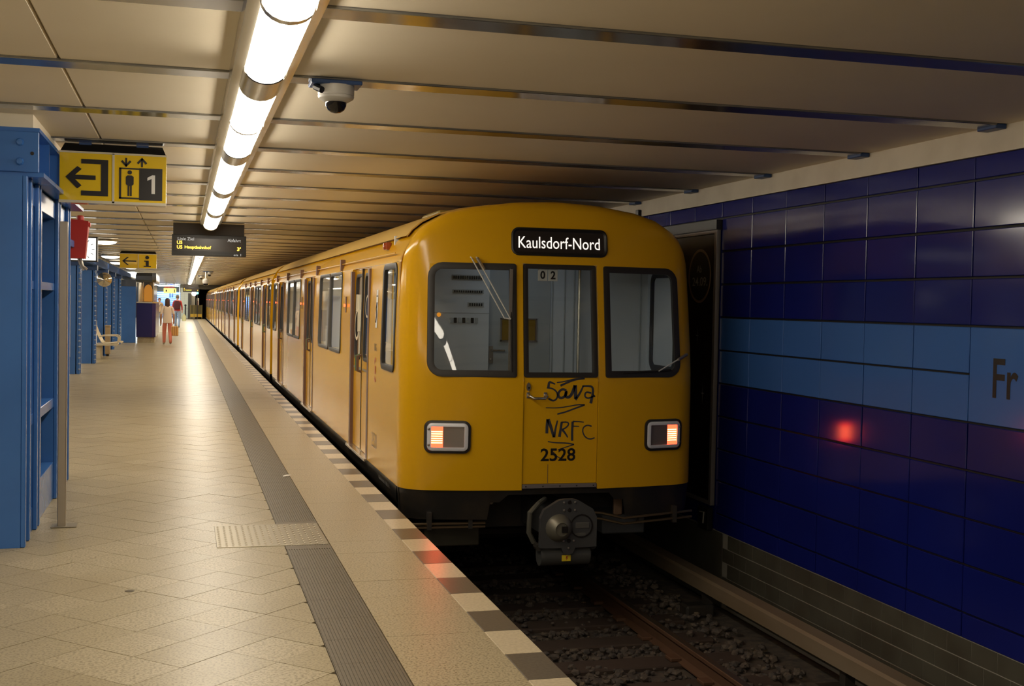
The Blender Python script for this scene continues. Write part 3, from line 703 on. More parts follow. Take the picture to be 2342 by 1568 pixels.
MB().tube([(2.764, YBK-.015, 1.215), (2.764, YBK-.06, 1.215), (2.885, YBK-.06, 1.212)], .011, 8).build('lever', chrome, dk, True)
MB().lathe([(0, -.02), (.012, -.018), (.014, 0)], (2.764, YBK-.018, 1.13), 10, 'y').build('key_cylinder', steel, dk, True)
for x in (3.36, 3.48, 3.575, 4.25, 4.345): bk(x-.006, x+.006, .2, 2.1, .012, 'seam', inner2)
b = MB(); b.tube([(3.60, YBK-.08, .4), (3.60, YBK-.08, 2.1)], .016, 8); b.build('grab_pole', chrome, bw, True)
W2 = lambda y, z, o=0: (XC+1.238-o, y, z)
window(W2, 10.08, 10.68, 1.05, 1.97, .1, R1, rubber, mat('night_glass', (.01, .01, .012), .08), .05, .02, 'side_window_frame')
MB().box(XC-.5, XC+.3, YF+.55, YF+.75, 2.17, 2.195).build('cab_fill_light', emis('cab_fill_light', (.85, .93, 1.0), 1.0), R1)  # added glowing plate, brightens the cab interior
b = MB(); b.box(XC-1.15, XC+1.15, YF+.22, YF+.52, .85, .98, .02); b.build('control_desk', inner2, R1)
# ---- below the cab: coupler, pipes, boxes
cp = MB(); YC_ = YF-.27
out = [(-.245,-.335),(-.245,-.09),(-.215,-.02),(-.09,.055),(-.04,.065),(.04,.065),(.09,.05),(.21,-.02),(.245,-.09),(.245,-.335),(.06,-.34),(.04,-.385),(0,-.40),(-.04,-.385),(-.06,-.34)]
cp.prism([(XC+x, YC_, z-.02) for x, z in out], (0, .05, 0)); cp.box(XC-.14, XC+.14, YC_+.05, YF+.9, -.30, -.06)
cpl = cp.build('coupler', mat('coupler_grey', (.085, .085, .085), .45, .4), R1)
cm_ = mat('coupler_cone', (.20, .185, .14), .4, .5)
b = MB(); b.lathe([(.115, 0), (.105, -.03), (.075, -.075), (.055, -.085), (.05, -.07)], (XC-.085, YC_, -.19), 20, 'y'); b.box(XC-.135, XC-.045, YC_-.075, YC_, -.24, -.14); b.build('cone', cm_, cpl, True)
MB().box(XC-.085, XC-.035, YC_-.09, YC_-.06, -.215, -.165).build('cone_hole', ink, cpl)
b = MB(); b.lathe([(.10, -.004), (.088, -.004), (.088, .09), (0, .09)], (XC+.11, YC_-.002, -.18), 20, 'y'); b.build('cup', ink, cpl, True)
b = MB(); b.box(XC+.06, XC+.18, YC_-.004, YC_+.04, -.20, -.15, .004); b.box(XC+.05, XC+.15, YC_-.002, YC_+.04, -.265, -.235, .004); b.build('cup_latch', mat('coupler_grey2', (.14, .135, .12), .45, .4), cpl)
b = MB()
for (x, z) in ((-.045,.02),(.05,.02),(-.045,-.045),(.05,-.045),(-.045,-.30),(.045,-.30),(0,-.36)): b.lathe([(0, -.012), (.009, -.010), (.010, 0)], (XC+x, YC_, z), 8, 'y')
b.build('bolts', steel, cpl, True, kind='stuff')
b = MB()
for z in (.02, -.045, -.30): b.lathe([(0, -.006), (.015, -.006), (.018, 0)], (XC+.003, YC_, z), 10, 'y')
b.build('ports', ink, cpl)
b = MB(); b.tube([(XC-.22, YC_+.12, -.44), (XC+.21, YC_+.12, -.44)], .085, 16); ec = b.build('contact_box', mat('contact_grey', (.06, .06, .055), .5), cpl, True)
b = MB(); b.tube([(XC-.235, YC_+.05, -.36), (XC-.235, YC_+.14, -.36)], .03, 8); b.tube([(XC+.235, YC_+.05, -.36), (XC+.235, YC_+.14, -.36)], .03, 8); b.build('lugs', under, cpl, True)
so = MB().box(XC-.045, XC+.03, YC_+.025, YC_+.034, -.475, -.425).build('warning_sticker', mat('sticker_yellow', (.80, .58, .02), .5), cpl)
MB().add([(XC-.008, YC_+.0235, -.432), (XC+.004, YC_+.0235, -.432), (XC-.002, YC_+.0235, -.446), (XC+.006, YC_+.0235, -.446), (XC-.010, YC_+.0235, -.470), (XC-.006, YC_+.0235, -.452), (XC-.014, YC_+.0235, -.452)], [(0,1,2,5,6), (2,3,4,5)]).build('bolt_symbol', mat('symbol_red', (.4, .05, .02), .5), so)
b = MB(); b.tube([(XC-.25, YF-.1, -.34), (XC-.30, YF-.12, -.25), (XC-.30, YF-.14, -.08), (XC-.22, YF-.1, -.02), (XC-.1, YF+.1, -.01)], .022, 8); b.build('air_hose', mat('hose', (.10, .095, .075), .5), R1, True)
pb = mat('pipe_bronze', (.30, .22, .13), .3, .9)
for z in (-.20, -.23): MB().tube([(XC-1.25, YF+.13, z), (XC-.62, YF+.10, z)], .011, 6).build('pipe', pb, R1, True)
for z in (-.155, -.205): MB().tube([(XC+.30, YF+.12, z+.02), (XC+.42, YF+.10, z+.01), (XC+.60, YF+.05, z-.03), (XC+1.28, YF+.14, z-.0)], .011, 6).build('pipe', pb, R1, True)
for x in (-1.1, -.75, .78, 1.1): MB().box(XC+x-.018, XC+x+.018, YF+.09, YF+.15, -.245, -.10).build('pipe_clip', under, R1)
MB().box(XC-1.1, XC-.62, YF+.3, YF+.8, -.43, -.24, .01).build('equipment_box', mat('box_olive', (.05, .043, .025), .6), R1)
MB().box(XC+.50, XC+.90, YF+.3, YF+.8, -.37, -.20, .01).build('equipment_box', mat('box_grey', (.055, .058, .06), .6), R1)
MB().box(XC+.60, XC+.68, YF+.28, YF+.32, -.2, .02, .01).build('bracket', mat('bracket_brown', (.20, .12, .07), .6), R1)
MB().lathe([(0, -.01), (.018, -.008), (.02, 0)], (XC-.52, YF+.3, -.06), 10, 'y').build('valve', steel, R1, True)
for o in list(R1.children): pass
# ================================================================ track
def rail(x, name, label):
    prof = [(-.07,-.15),(.07,-.15),(.07,-.14),(.012,-.12),(.010,-.045),(.034,-.030),(.034,-.004),(.028,0),(-.028,0),(-.034,-.004),(-.034,-.030),(-.010,-.045),(-.012,-.12),(-.07,-.14)]
    t = thing(name, (x, 5, -1.15), label, 'rail')
    MB().prism([(x+p, YB+.1, -1.0+q) for p, q in prof], (0, 120, 0)).build('rail_body', railr, t)
    MB().box(x-.027, x+.027, YB+.1, 111, -1.0005, -.9992).build('rail_head', railm, t)
rail(XC+.755, 'running_rail', 'rusty running rail with bright head nearer the blue wall'); rail(XC-.755, 'running_rail', 'running rail in the dark nearer the platform edge')
slm = tmesh('sleeper', lambda: MB().box(-1.25, 1.25, -.13, .13, -.16, 0, .012), brown)
clm = tmesh('rail_clip', lambda: MB().box(-.045, .045, -.06, .06, 0, .03, .006), railr)
for k in range(-4, 8):
    y = 8.06+.605*k
    o = tag(put('sleeper', slm, loc=(XC, y, -1.14)), {-1: 'brown wooden sleeper crossing the bottom edge of the picture beside the platform edge', 0: 'brown wooden sleeper nearest the bottom edge, first one shown across the track', 1: 'second brown wooden sleeper from the bottom edge, below the coupler', 2: 'third brown wooden sleeper from the bottom edge, in the shadow before the train'}.get(k, 'dark wooden sleeper in the deep shadow under the train front' if k > 2 else 'wooden sleeper of the near track just below the picture'), 'sleeper', 'sleepers of the track')
    for dx in (.67, .84, -.67, -.84): put('rail_clip', clm, o, loc=(XC+dx, y, -1.14))
random.seed(5)
b = MB()
ico = [(0,-1,1.6),(0,1,1.6),(0,-1,-1.6),(0,1,-1.6),(-1,1.6,0),(1,1.6,0),(-1,-1.6,0),(1,-1.6,0),(1.6,0,-1),(1.6,0,1),(-1.6,0,-1),(-1.6,0,1)]
icf = [(0,1,9),(0,11,1),(0,9,7),(0,7,6),(0,6,11),(1,11,4),(1,4,5),(1,5,9),(2,3,10),(2,8,3),(2,10,6),(2,6,7),(2,7,8),(3,5,4),(3,8,5),(3,4,10),(4,11,10),(5,8,9),(6,10,11),(7,9,8)]
for n in range(7500):
    y = 4.8+random.random()**1.6*9; x = random.uniform(1.45, 4.62); ph = ((y-8.06+.13) % .605)
    onsl = ph < .26
    if onsl and abs(x-XC) < 1.2 and random.random() < .88: continue
    r = random.choice([.010, .013, .016, .019, .023]); rz = random.uniform(0, 6.3); c_, s_ = math.cos(rz), math.sin(rz)
    sx, sy, sz = r*random.uniform(.7, 1.2), r*random.uniform(.7, 1.2), r*random.uniform(.5, .9)
    z = -1.165+random.uniform(-.02, .028)+(.03 if onsl else 0)
    if abs(abs(x-XC)-.755) < .09: continue
    b.add([(x+(p[0]*sx*c_-p[1]*sy*s_)+random.uniform(-.2,.2)*r, y+(p[0]*sx*s_+p[1]*sy*c_), z+p[2]*sz+random.uniform(-.2,.2)*r) for p in ico], icf)
bo = b.build('ballast_stones', stone, kind='stuff'); tag(bo, 'dark brown ballast stones heaped between the sleepers', 'ballast')
b = MB(); b.box(1.335, 4.9, YB, 122, -1.215, -1.178); o = b.build('ballast_bed', stone, kind='stuff'); tag(o, 'even dark gravel bed under the track', 'gravel')
# third rail with its cover board
t = thing('third_rail', (4.64, 6, -1.17), 'long brownish cover board of the third rail along the blue wall', 'third rail')
MB().prism([(4.555, YB, -.925), (4.555, YB, -.815), (4.575, YB, -.795), (4.70, YB, -.795), (4.715, YB, -.82), (4.715, YB, -.925), (4.70, YB, -.925), (4.70, YB, -.83), (4.57, YB, -.83), (4.57, YB, -.925)], (0, 115, 0)).build('cover_board', cover, t)
MB().box(4.61, 4.67, YB, 105, -.93, -.86).build('conductor', railr, t)
for k in range(9):
    y = 5.2+2.4*k; MB().box(4.42, 4.70, y-.09, y+.09, -1.17, -1.06, .02).box(4.62, 4.70, y-.04, y+.04, -1.06, -.9).build('bracket', under, t)

# ================================================================ ceiling lamps
def lamp_unit(y0, y1, label, x=.372, group='lamps of the ceiling row', lens=lensE, split=True):
    t = thing('ceiling_lamp', (x, (y0+y1)/2, ZC), label, 'lamp', group)
    g = .25; zt = 2.775; rx = .102; rz = .078; n = 10
    arc = lambda y, e=0: [(x-(rx+e)*math.cos(pi*k/n), y, zt-(rz+e)*math.sin(pi*k/n)) for k in range(n+1)]
    b = MB(); b.prism([(x-.16, y0, ZC), (x-.152, y0, zt+.012), (x-.11, y0, zt-.004), (x+.11, y0, zt-.004), (x+.152, y0, zt+.012), (x+.16, y0, ZC)], (0, y1-y0, 0))
    b.loft([arc(y0+.0, .006), arc(y0+g, .006)], False); b.loft([arc(y1-g, .006), arc(y1-.0, .006)], False); b.poly(arc(y0, .003)); b.poly(arc(y1, .003))
    ym = (y0+y1)/2; b.loft([arc(ym-.03, .006), arc(ym+.03, .006)], False)
    b.build('housing', chrome, t, True)
    for a, c in ((y0+g, ym-.03), (ym+.03, y1-g)):
        MB().loft([arc(a), arc(c)], False).build('lens', lens, t, True)
    return t
U = 3.2; ord_ = ['first', 'second', 'third', 'fourth', 'fifth', 'sixth', 'seventh', 'eighth']
for k in range(-5, 4):
    y0 = 6.23+U*k; 
    lab = {-1: 'nearest visible ceiling lamp, cut by the top edge beside the camera dome', 0: 'second ceiling lamp of the bright row, just beyond the near dome camera', 1: 'third ceiling lamp of the bright row', 2: 'fourth ceiling lamp of the bright row', 3: 'last lamp of the near row, ending in front of the first departure board'}.get(k, 'ceiling lamp of the same row behind the camera')
    lamp_unit(y0, y0+U, lab)
for k in range(25):
    y0 = 22.4+U*k; lamp_unit(y0, y0+U, ord_[k]+' ceiling lamp of the far row, counted from the first departure board' if k < 8 else 'ceiling lamp near the far end of the distant lamp row', group='lamps of the far ceiling row')
for k in range(-5, 24):
    y0 = 6.23+U*k; lamp_unit(y0, y0+U, 'unseen ceiling lamp added over the other side of the platform', -4.7, 'added lamps over the other track side')  # unseen row, added to light the left side and the columns

# ================================================================ blue steel frame on the left
ST = thing('steel_portal', (-1.1, 9.8, 0), 'blue steel portal with bolted girder at the left edge', 'steel frame')
b = MB()      # girder along the platform
gx0, gx1, gy0, gy1, gz0, gz1 = -1.75, -.925, 8.36, 11.55, 2.415, 2.735
b.box(gx0, gx1, gy0+.02, gy1, gz1-.025, gz1); b.box(gx0, gx1+.03, gy0, gy1, gz0, gz0+.028); b.box(gx0, gx1-.13, gy0+.02, gy1, gz0+.028, gz1-.025)
gd = b.build('girder', blue, ST)
for y in (9.05, 9.7, 10.6): MB().box(gx1-.13, gx1-.008, y, y+.015, gz0+.028, gz1-.025).build('stiffener', blue, gd)
ep = MB().box(gx0, gx1, gy0-.015, gy0+.02, gz0+.028, gz1-.03, .004).build('end_plate', blue, ST)
for (x, z) in ((-1.185, 2.635), (-1.04, 2.635), (-1.185, 2.51), (-1.04, 2.51), (-1.33, 2.635), (-1.33, 2.51)):
    MB().lathe([(0, -.022), (.018, -.020), (.026, -.006), (.027, 0)], (x, gy0-.014, z), 8, 'y').build('bolt', blue, ep)
MB().lathe([(0, -.002), (.012, -.002), (.012, 0)], (-.965, gy0-.0155, 2.565), 10, 'y').build('bolt_hole', ink, ep)
def post(y0, y1, x0=-1.36, x1=-.985):
    b = MB(); f = .03
    b.box(x0, x1-.03, y0+.001, y0+.02, 0, gz0); b.box(x0, x1-.03, y1-.02, y1-.001, 0, gz0); b.box(x1-.09, x1-.075, y0+.02, y1-.02, 0, gz0)
    b.box(x1-.03, x1, y0, y0+.055, 0, gz0, .006); b.box(x1-.03, x1, y1-.055, y1, 0, gz0, .006)
    return b.build('post', blue, ST)
post(8.27, 8.55); post(8.90, 9.10); post(10.25, 10.47); post(11.10, 11.33)
def bar(y0, y1, z0, z1, x=-1.0, name='batten', m_=blue): return MB().box(x-.10, x-.012, y0, y1, z0, z1, .003).build(name, m_, ST)
for (a, c) in ((8.55, 8.90), (9.10, 10.25)):
    bar(a, c, 1.685, 1.745); bar(a, c, .745, .82); bar(a, c, 0, .30 if a > 9 else .16, name='kick_plate'); bar(a, c, 2.26, 2.40, name='head_plate')
bar(10.47, 11.1, 0, .25, name='kick_plate'); bar(10.47, 11.1, 2.26, 2.4, name='head_plate')
MB().box(-1.09, -1.03, 9.50, 9.54, .3, 2.26).build('mullion', blue, ST)
MB().box(-1.13, -1.115, 8.55, 11.1, .0, 2.4).build('back_panel', bluedk, ST)
MB().box(-1.112, -1.10, 9.56, 10.2, .32, 2.24).build('dark_pane', mat('dark_glass', (.02, .022, .025), .1), ST)
b = MB(); b.box(-2.9, -.975, 8.47, 11.7, gz1, ZC+.0); struct(b.build('trim_2', cream))
# stainless pole with foot plate
t = thing('steel_pole', (-.83, 9.0, 0), 'square stainless steel pole standing in front of the blue frame', 'pole')
MB().box(-.858, -.802, 8.985, 9.04, 0, 2.17, .004).build('shaft', steel, t); MB().box(-.90, -.725, 8.95, 9.10, 0, .006, .002).build('foot_plate', steelplate, t)
# red box with knob on the frame
t = thing('red_cover', (-.96, 11.9, 2.0), 'red tapered cover box with knob hanging beside the blue frame', 'cover')
b = MB(); q0 = [(-1.045, 2.0), (-.905, 2.0), (-.875, 2.35), (-1.03, 2.365)]
b.prism([(x, 11.86, z) for x, z in q0], (0, .16, 0)); b.build('shell', redp, t)
MB().lathe([(.034, 0), (.036, .02), (.034, .04), (.022, .05), (0, .05)], (-.955, 11.94, 2.355), 12).build('knob', redp, t, True)
MB().box(-.88, -.862, 11.9, 11.98, 2.30, 2.34, .004).build('latch', redp, t)
b = MB(); b.tube([(-.95, 11.94, 2.0), (-.93, 11.94, 1.93), (-.89, 11.94, 1.90)], .012, 6); b.tube([(-.97, 11.94, 2.0), (-.955, 11.94, 1.95), (-.92, 11.94, 1.89)], .009, 6); b.build('cables', steel, t, True)
MB().box(-1.06, -1.0, 11.3, 11.95, 2.1, 2.16).build('arm', blue, t)

# ================================================================ signs
def sign_box(name, label, x0, x1, y, z0, z1, d=.24):
    t = thing(name, ((x0+x1)/2, y+d/2, z1), label, 'sign')
    zb = z1+.075
    b = MB(); b.box(x0, x1, y, y+d, z0, z1); b.build('housing', signy, t)
    b = MB(); a = [(x0, y, z1), (x1, y, z1), (x1, y+d, z1), (x0, y+d, z1)]; c = [(x0+.03, y+.07, zb), (x1-.03, y+.07, zb), (x1-.03, y+d-.07, zb), (x0+.03, y+d-.07, zb)]
    b.loft([a, c], True, False, True); b.build('lid', black, t)
    b = MB(); b.box(x0-.004, x1+.004, y-.006, y+.01, z0-.006, z0+.014); b.box(x0-.004, x1+.004, y-.006, y+.01, z1-.006, z1+.008); xm = (x0+x1)/2
    b.box(xm-.008, xm+.008, y-.006, y+.0, z0, z1); b.build('trim', mat('trim_pale', (.62, .56, .42), .35), t)
    for x in (x0+(x1-x0)*.23, x0+(x1-x0)*.77):
        MB().box(x-.022, x+.022, y+.09, y+.15, zb-.002, ZC-.012).box(x-.045, x+.045, y+.06, y+.18, ZC-.03, ZC-.012).build('hanger', bluedk, t)
    return t
E1 = sign_box('hanging_sign', 'yellow exit and lift sign with number 1 hanging above the platform', -.925, -.148, 9.68, 2.362, 2.74)
fe = lambda u, v: (-.925+u*.777, 9.675, 2.362+v*.378)
def pg(pts, par=E1, fn=fe, name='pictogram', m_=ink): return MB().poly([fn(*p) for p in pts]).build(name, m_, par)
pg([(.20,.87),(.452,.865),(.452,.135),(.20,.135),(.20,.235),(.385,.235),(.385,.775),(.20,.775)], name='exit_bracket')
pg([(.055,.50),(.165,.72),(.205,.665),(.145,.545),(.335,.545),(.335,.455),(.145,.455),(.205,.335),(.165,.27)], name='arrow')
b = MB()
for (u0_, u1_, v0_, v1_) in ((.555,.745,.70,.73),(.555,.745,.10,.13),(.555,.575,.10,.73)): b.poly([fe(u0_,v0_), fe(u1_,v0_), fe(u1_,v1_), fe(u0_,v1_)])
b.poly([fe(.745,.085), fe(.965,.085), fe(.965,.735), fe(.745,.735)]); b.build('lift_frame', ink, E1)
b = MB()
for s_, uc in ((-1, .62), (1, .77)):
    v0_, v1_ = (.80, .93) if s_ > 0 else (.93, .78)
    b.poly([fe(uc-.009,.755), fe(uc+.009,.755), fe(uc+.009,.93), fe(uc-.009,.93)])
    tip = .95 if s_ > 0 else .745; bs = tip-.11*s_
    b.poly([fe(uc, tip), fe(uc-.05, bs), fe(uc-.034, bs-.03*s_), fe(uc, tip-.055*s_), fe(uc+.034, bs-.03*s_), fe(uc+.05, bs)])
b.build('lift_arrows', ink, E1)
b = MB(); b.poly([fe(.655+.021*math.cos(a*pi/8), .64+.042*math.sin(a*pi/8)) for a in range(16)])
b.poly([fe(*p) for p in ((.635,.58),(.675,.58),(.692,.55),(.692,.40),(.68,.375),(.675,.375),(.675,.16),(.658,.16),(.658,.36),(.652,.36),(.652,.16),(.635,.16),(.635,.375),(.63,.375),(.618,.40),(.618,.55))]); b.build('person_pictogram', ink, E1)
MB().poly([(-.925+u*.777, 9.673, 2.362+v*.378) for u, v in ((.862,.22),(.895,.22),(.895,.60),(.868,.60),(.822,.545),(.822,.485),(.862,.525))]).build('numeral', white, E1)
E2 = sign_box('hanging_sign', 'small yellow sign with arrow and letter i, farther down the platform', -1.60, -.705, 32.0, 2.39, 2.76, .25)
fi = lambda u, v: (-1.60+u*.895, 31.994, 2.39+v*.37)
pg([(.06,.5),(.20,.78),(.25,.78),(.14,.545),(.45,.545),(.45,.455),(.14,.455),(.25,.22),(.20,.22)], E2, fi, 'arrow')
b = MB(); b.poly([fi(.745+.055*math.cos(a*pi/8), .77+.12*math.sin(a*pi/8)) for a in range(16)]); b.poly([fi(*p) for p in ((.66,.56),(.79,.56),(.79,.2),(.85,.2),(.85,.12),(.65,.12),(.65,.2),(.71,.2),(.71,.48),(.66,.48))]); b.build('letter_i', ink, E2)
# departure boards
def board(label, x0, x1, y, z0, z1, top, full):
    t = thing('departure_board', ((x0+x1)/2, y, z1), label, 'display')
    o = MB().box(x0, x1, y, y+.25, z0, z1, .006).build('case', black, t)
    (MB().box(x0+.02, x1-.03, y+.05, y+.2, z1, top) if full else MB().box(x0+.05, x1-.05, y+.05, y+.2, z1, z1+.16).box(x0+.2, x0+.23, y+.1, y+.15, z1+.16, top).box(x1-.23, x1-.2, y+.1, y+.15, z1+.16, top)).build('hanger_box', mat('board_box', (.030, .022, .014), .5), t)
    W_, H_ = x1-x0, z1-z0; fn = lambda u, v: (x0+u*W_, y-.003, z0+v*H_)
    MB().poly([fn(.05,.22), fn(.95,.22), fn(.95,.82), fn(.05,.82)]).build('screen', mat('led_screen', (.035, .024, .018), .25), t)
    amb = emis('led_amber', (1.0, .62, .06), 2.4); wl = emis('board_white', (.8, .76, .68), .5)
    fn = lambda u, v: (x0+u*W_, y-.005, z0+v*H_)
    if full:
        for s_, u_, v_, w_ in (('Linie Ziel', (.08,.295), (.72,.86), wl), ('Abfahrt', (.745,.925), (.70,.85), wl), ('eis 1', (.83,.93), (.03,.13), wl), ('U5', (.07,.14), (.53,.69), amb), ('U5', (.07,.14), (.31,.47), amb), ('Hauptbahnhof', (.172,.525), (.285,.47), amb), ("3'", (.875,.925), (.28,.46), amb)):
            text('lettering', s_, fn, *u_, *v_, w_, t, .018 if w_ is amb else .004)
    else:
        for s_, u_, v_ in (('U5', (.06,.11), (.62,.78)), ('U5', (.06,.11), (.3,.46)), ('Hauptbahnhof', (.16,.53), (.28,.46)), ("3'", (.88,.93), (.28,.46))): text('lettering', s_, fn, *u_, *v_, amb, t, .02)
board('dark departure board with amber letters reading Hauptbahnhof, nearest one', -.203, .94, 19.5, 2.324, 2.652, ZC, True)
board('far small departure board hanging at the end of the ceiling row', -.10, .80, 70.0, 2.03, 2.30, ZC, False)
# dome cameras
def camdome(x, y, label, s=1.0, stem=0):
    t = thing('dome_camera', (x, y, ZC), label, 'camera', 'ceiling cameras'); z = ZC-.014-stem
    MB().box(x-.14*s, x+.13*s, y-.09*s, y+.09*s, z-.022, z, .004).build('mount', bluedk, t)
    if stem: MB().tube([(x, y, z), (x, y, ZC-.012)], .025, 8).build('stem', bluedk, t)
    z -= .02
    MB().lathe([(.098*s, 0), (.098*s, -.045*s), (.094*s, -.052*s), (.098*s, -.056*s), (.094*s, -.068*s), (.062*s, -.088*s), (.055*s, -.088*s)], (x, y, z), 24).build('housing', mat('camera_white', (.56, .54, .50), .4), t, True)
    MB().lathe([(.058*s, -.086*s), (.056*s, -.106*s), (.045*s, -.128*s), (.025*s, -.142*s), (0, -.146*s)], (x, y, z), 20).build('dome', mat('camera_dome', (.012, .010, .010), .05), t, True)
    MB().tube([(x-.10*s, y-.02, z), (x-.115*s, y-.05*s, z-.02*s), (x-.085*s, y-.09*s, z-.04*s)], .018*s, 8).build('cable_gland', black, t, True)
camdome(.777, 6.50, 'white dome camera with black bulb beside the lamp row, nearest one')
camdome(1.02, 52.8, 'small ceiling camera nearest to the train, seen far down the platform', 1.25)
camdome(.80, 62, 'small ceiling camera farthest down, left of the hanging bulb camera', 1.2)
t = thing('bulb_camera', (.86, 52.3, ZC), 'white bulb-shaped camera hanging on a short stem in the distance', 'camera')
MB().box(.74, .98, 52.2, 52.4, ZC-.04, ZC-.012).build('mount', bluedk, t); MB().tube([(.86, 52.3, ZC-.03), (.86, 52.3, 2.52)], .03, 8).build('stem', white, t, True)
MB().lathe([(.05, 2.52), (.13, 2.46), (.14, 2.36), (.12, 2.30)], (.86, 52.3, 0), 16).build('housing', mat('camera_white', (.5,.5,.5)), t, True); MB().lathe([(.115, 2.305), (.09, 2.22), (0, 2.19)], (.86, 52.3, 0), 16).build('dome', mat('camera_dome', (.01,.01,.01)), t, True)

# ================================================================ wall poster
PX = WX-.02
t = thing('poster_frame', (PX, 12.5, -.25), 'tall dark poster in a thin metal frame on the blue wall', 'poster')
fo = mat('poster_frame_metal', (.34, .31, .29), .4, .6)
MB().box(PX-.035, PX+.01, 10.60, 10.655, -.27, 2.41, .004).build('frame_post', fo, t); MB().box(PX-.03, PX+.01, 10.655, 14.3, 2.37, 2.405, .003).build('frame_rail', fo, t); MB().box(PX-.03, PX+.01, 10.655, 14.3, -.27, -.235, .003).build('frame_rail', fo, t)
MB().box(PX-.05, PX+.012, 10.58, 14.3, 2.405, 2.50).build('header', black, t)
pm_ = mat('poster_print', (.010, .007, .007), .25, noise=[(.9, (.035, .010, .004), .45, .7, S1)])
po = MB().box(PX-.006, PX+.006, 10.655, 14.3, -.235, 2.37).build('sheet', pm_, t)
pf = lambda u, v: (PX-.0085, 11.035-u, 1.965+v)
b = MB(); b.loft([[pf(r*.27*math.cos(2*pi*k/40), r*.27*math.sin(2*pi*k/40)) for k in range(40)] for r in (.90, 1.0)]); b.build('eclipse_ring', mat('ring_print', (.32, .22, .12), .3), po)
MB().poly([pf(.243*math.cos(2*pi*k/40), .243*math.sin(2*pi*k/40)) for k in range(40)]).build('eclipse_disc', mat('disc_print', (.018, .020, .012), .3), po)
pf2 = lambda u, v: (PX-.010, 11.035-u, 1.965+v); gtx = mat('poster_text', (.42, .42, .40), .3)
text('lettering', 'Ab', pf2, -.07, .05, .035, .105, gtx, po, .01); text('lettering', '24.09.', pf2, -.17, .19, -.10, -.01, gtx, po, .01)
for (y, z, s_) in ((11.06, 1.37, .07), (10.90, .80, .08), (11.2, .45, .04)):
    b = MB(); b.poly([(PX-.0085, y+s_*rr*math.cos(a*pi/4), z+s_*rr*math.sin(a*pi/4)*1.4) for a, rr in zip(range(8), (.5,.1,1,.1,.5,.1,1,.1))]); b.build('star', mat('star_print', (.4, .38, .35), .3), po)
t = thing('wall_hook', (4.97, 10.74, -.42), 'dark wall box with small pale hook below the poster corner', 'hook')
MB().box(4.93, 4.99, 10.62, 10.86, -.52, -.30, .01).build('box', black, t); MB().tube([(4.925, 10.80, -.36), (4.925, 10.70, -.35), (4.925, 10.715, -.46)], .007, 6).build('hook', mat('hook_pale', (.35, .34, .3), .5), t)
# ================================================================ on the floor
t = thing('tread_plate', (.59, 8.43, 0), 'raised-pattern steel cover plate set into the platform across the grey strip', 'plate')
MB().box(.222, .960, 8.055, 8.825, -.012, .004, .002).build('sheet', steelplate, t)
b = MB()
for i in range(17):
    for j in range(22):
        x, y = .245+.0425*i, 8.075+.034*j; a = .6 if (i+j) % 2 else -.6; dx, dy = .014*math.cos(a), .014*math.sin(a)
        b.add([(x-dx, y-dy, .004), (x+dy*.35, y-dx*.35, .004), (x+dx, y+dy, .004), (x-dy*.35, y+dx*.35, .004), (x, y, .0072)], [(0,1,4),(1,2,4),(2,3,4),(3,0,4)])
b.build('tread_pattern', steelplate, t, kind='stuff')
b = MB(); b.add([(.905, 11.22, .004), (.96, 11.25, .006), (.985, 11.27, .012), (.93, 11.30, .008), (.90, 11.27, .004), (.95, 11.262, .016)], [(0,1,5),(1,2,5),(2,3,5),(3,4,5),(4,0,5)])
tag(b.build('paper_scrap', white), 'small crumpled white paper scrap on the grey strip', 'litter')
b = MB(); b.lathe([(.028, .0005), (.02, .003), (0, .0035)], (-.28, 6.95, 0), 10); tag(b.build('gum_spot', mat('gum', (.10, .075, .04), .6)), 'small dark chewing-gum spot on the stone tiles', 'gum')
# ================================================================ far left: columns, bench, booth
def column(y, x0, x1, label, first=False):
    t = thing('steel_column', ((x0+x1)/2, y, 0), label, 'column', 'riveted blue columns')
    b = MB(); b.box(x0, x1-.02, y, y+.02, 0, 2.42); b.box(x0, x1-.02, y+.30, y+.32, 0, 2.42); b.box(x1-.09, x1-.07, y, y+.32, 0, 2.42); b.build('plates', blue, t)
    MB().box(x1-.03, x1, y-.02, y+.06, 0, 2.42, .004).box(x1-.03, x1, y+.26, y+.34, 0, 2.42, .004).build('flange', blue, t)
    b = MB()
    for k in range(20): b.lathe([(0, -.012), (.014, -.008), (.022, 0)], (x1-.015, y-.02, .1+.12*k), 6, 'y'); b.lathe([(0, .014), (.012, .010), (.018, 0)][::-1], (x1, y+.02, .1+.12*k), 6, 'x')
    b.build('rivets', mat('rivet_glint_blue', (.22, .30, .45), .3, .3), t, kind='stuff')  # paler blue paints in the light caught along the flange edges
    MB().box(x0-.05, x1+.03, y-.03, y+.35, 2.30, 2.42).build('capital', bluedk, t)
column(26.8, -2.46, -2.13, 'riveted blue column just right of the steel pole, first of the far row')
column(31.06, -2.46, -2.11, 'broad blue column under the clock, second of the far row')
column(35.3, -2.36, -2.105, 'blue column directly behind the wire bench')
column(39.5, -2.36, -2.13, 'narrow blue column beyond the wire bench')
column(43.9, -2.36, -2.16, 'blue column next to the flat blue panel of the booth')
t = thing('ceiling_girder', (-2.3, 40, 2.42), 'long blue riveted girder running over the far columns', 'girder')
MB().box(-2.5, -2.14, 26.6, 57.5, 2.42, 2.46).box(-2.5, -2.40, 26.6, 57.5, 2.72, 2.75).box(-2.46, -2.38, 26.6, 57.5, 2.46, 2.72).build('beam', girdm, t)
MB().box(-2.5, -2.14, 26.58, 26.62, 2.42, 2.75).build('end_plate', girdm, t)
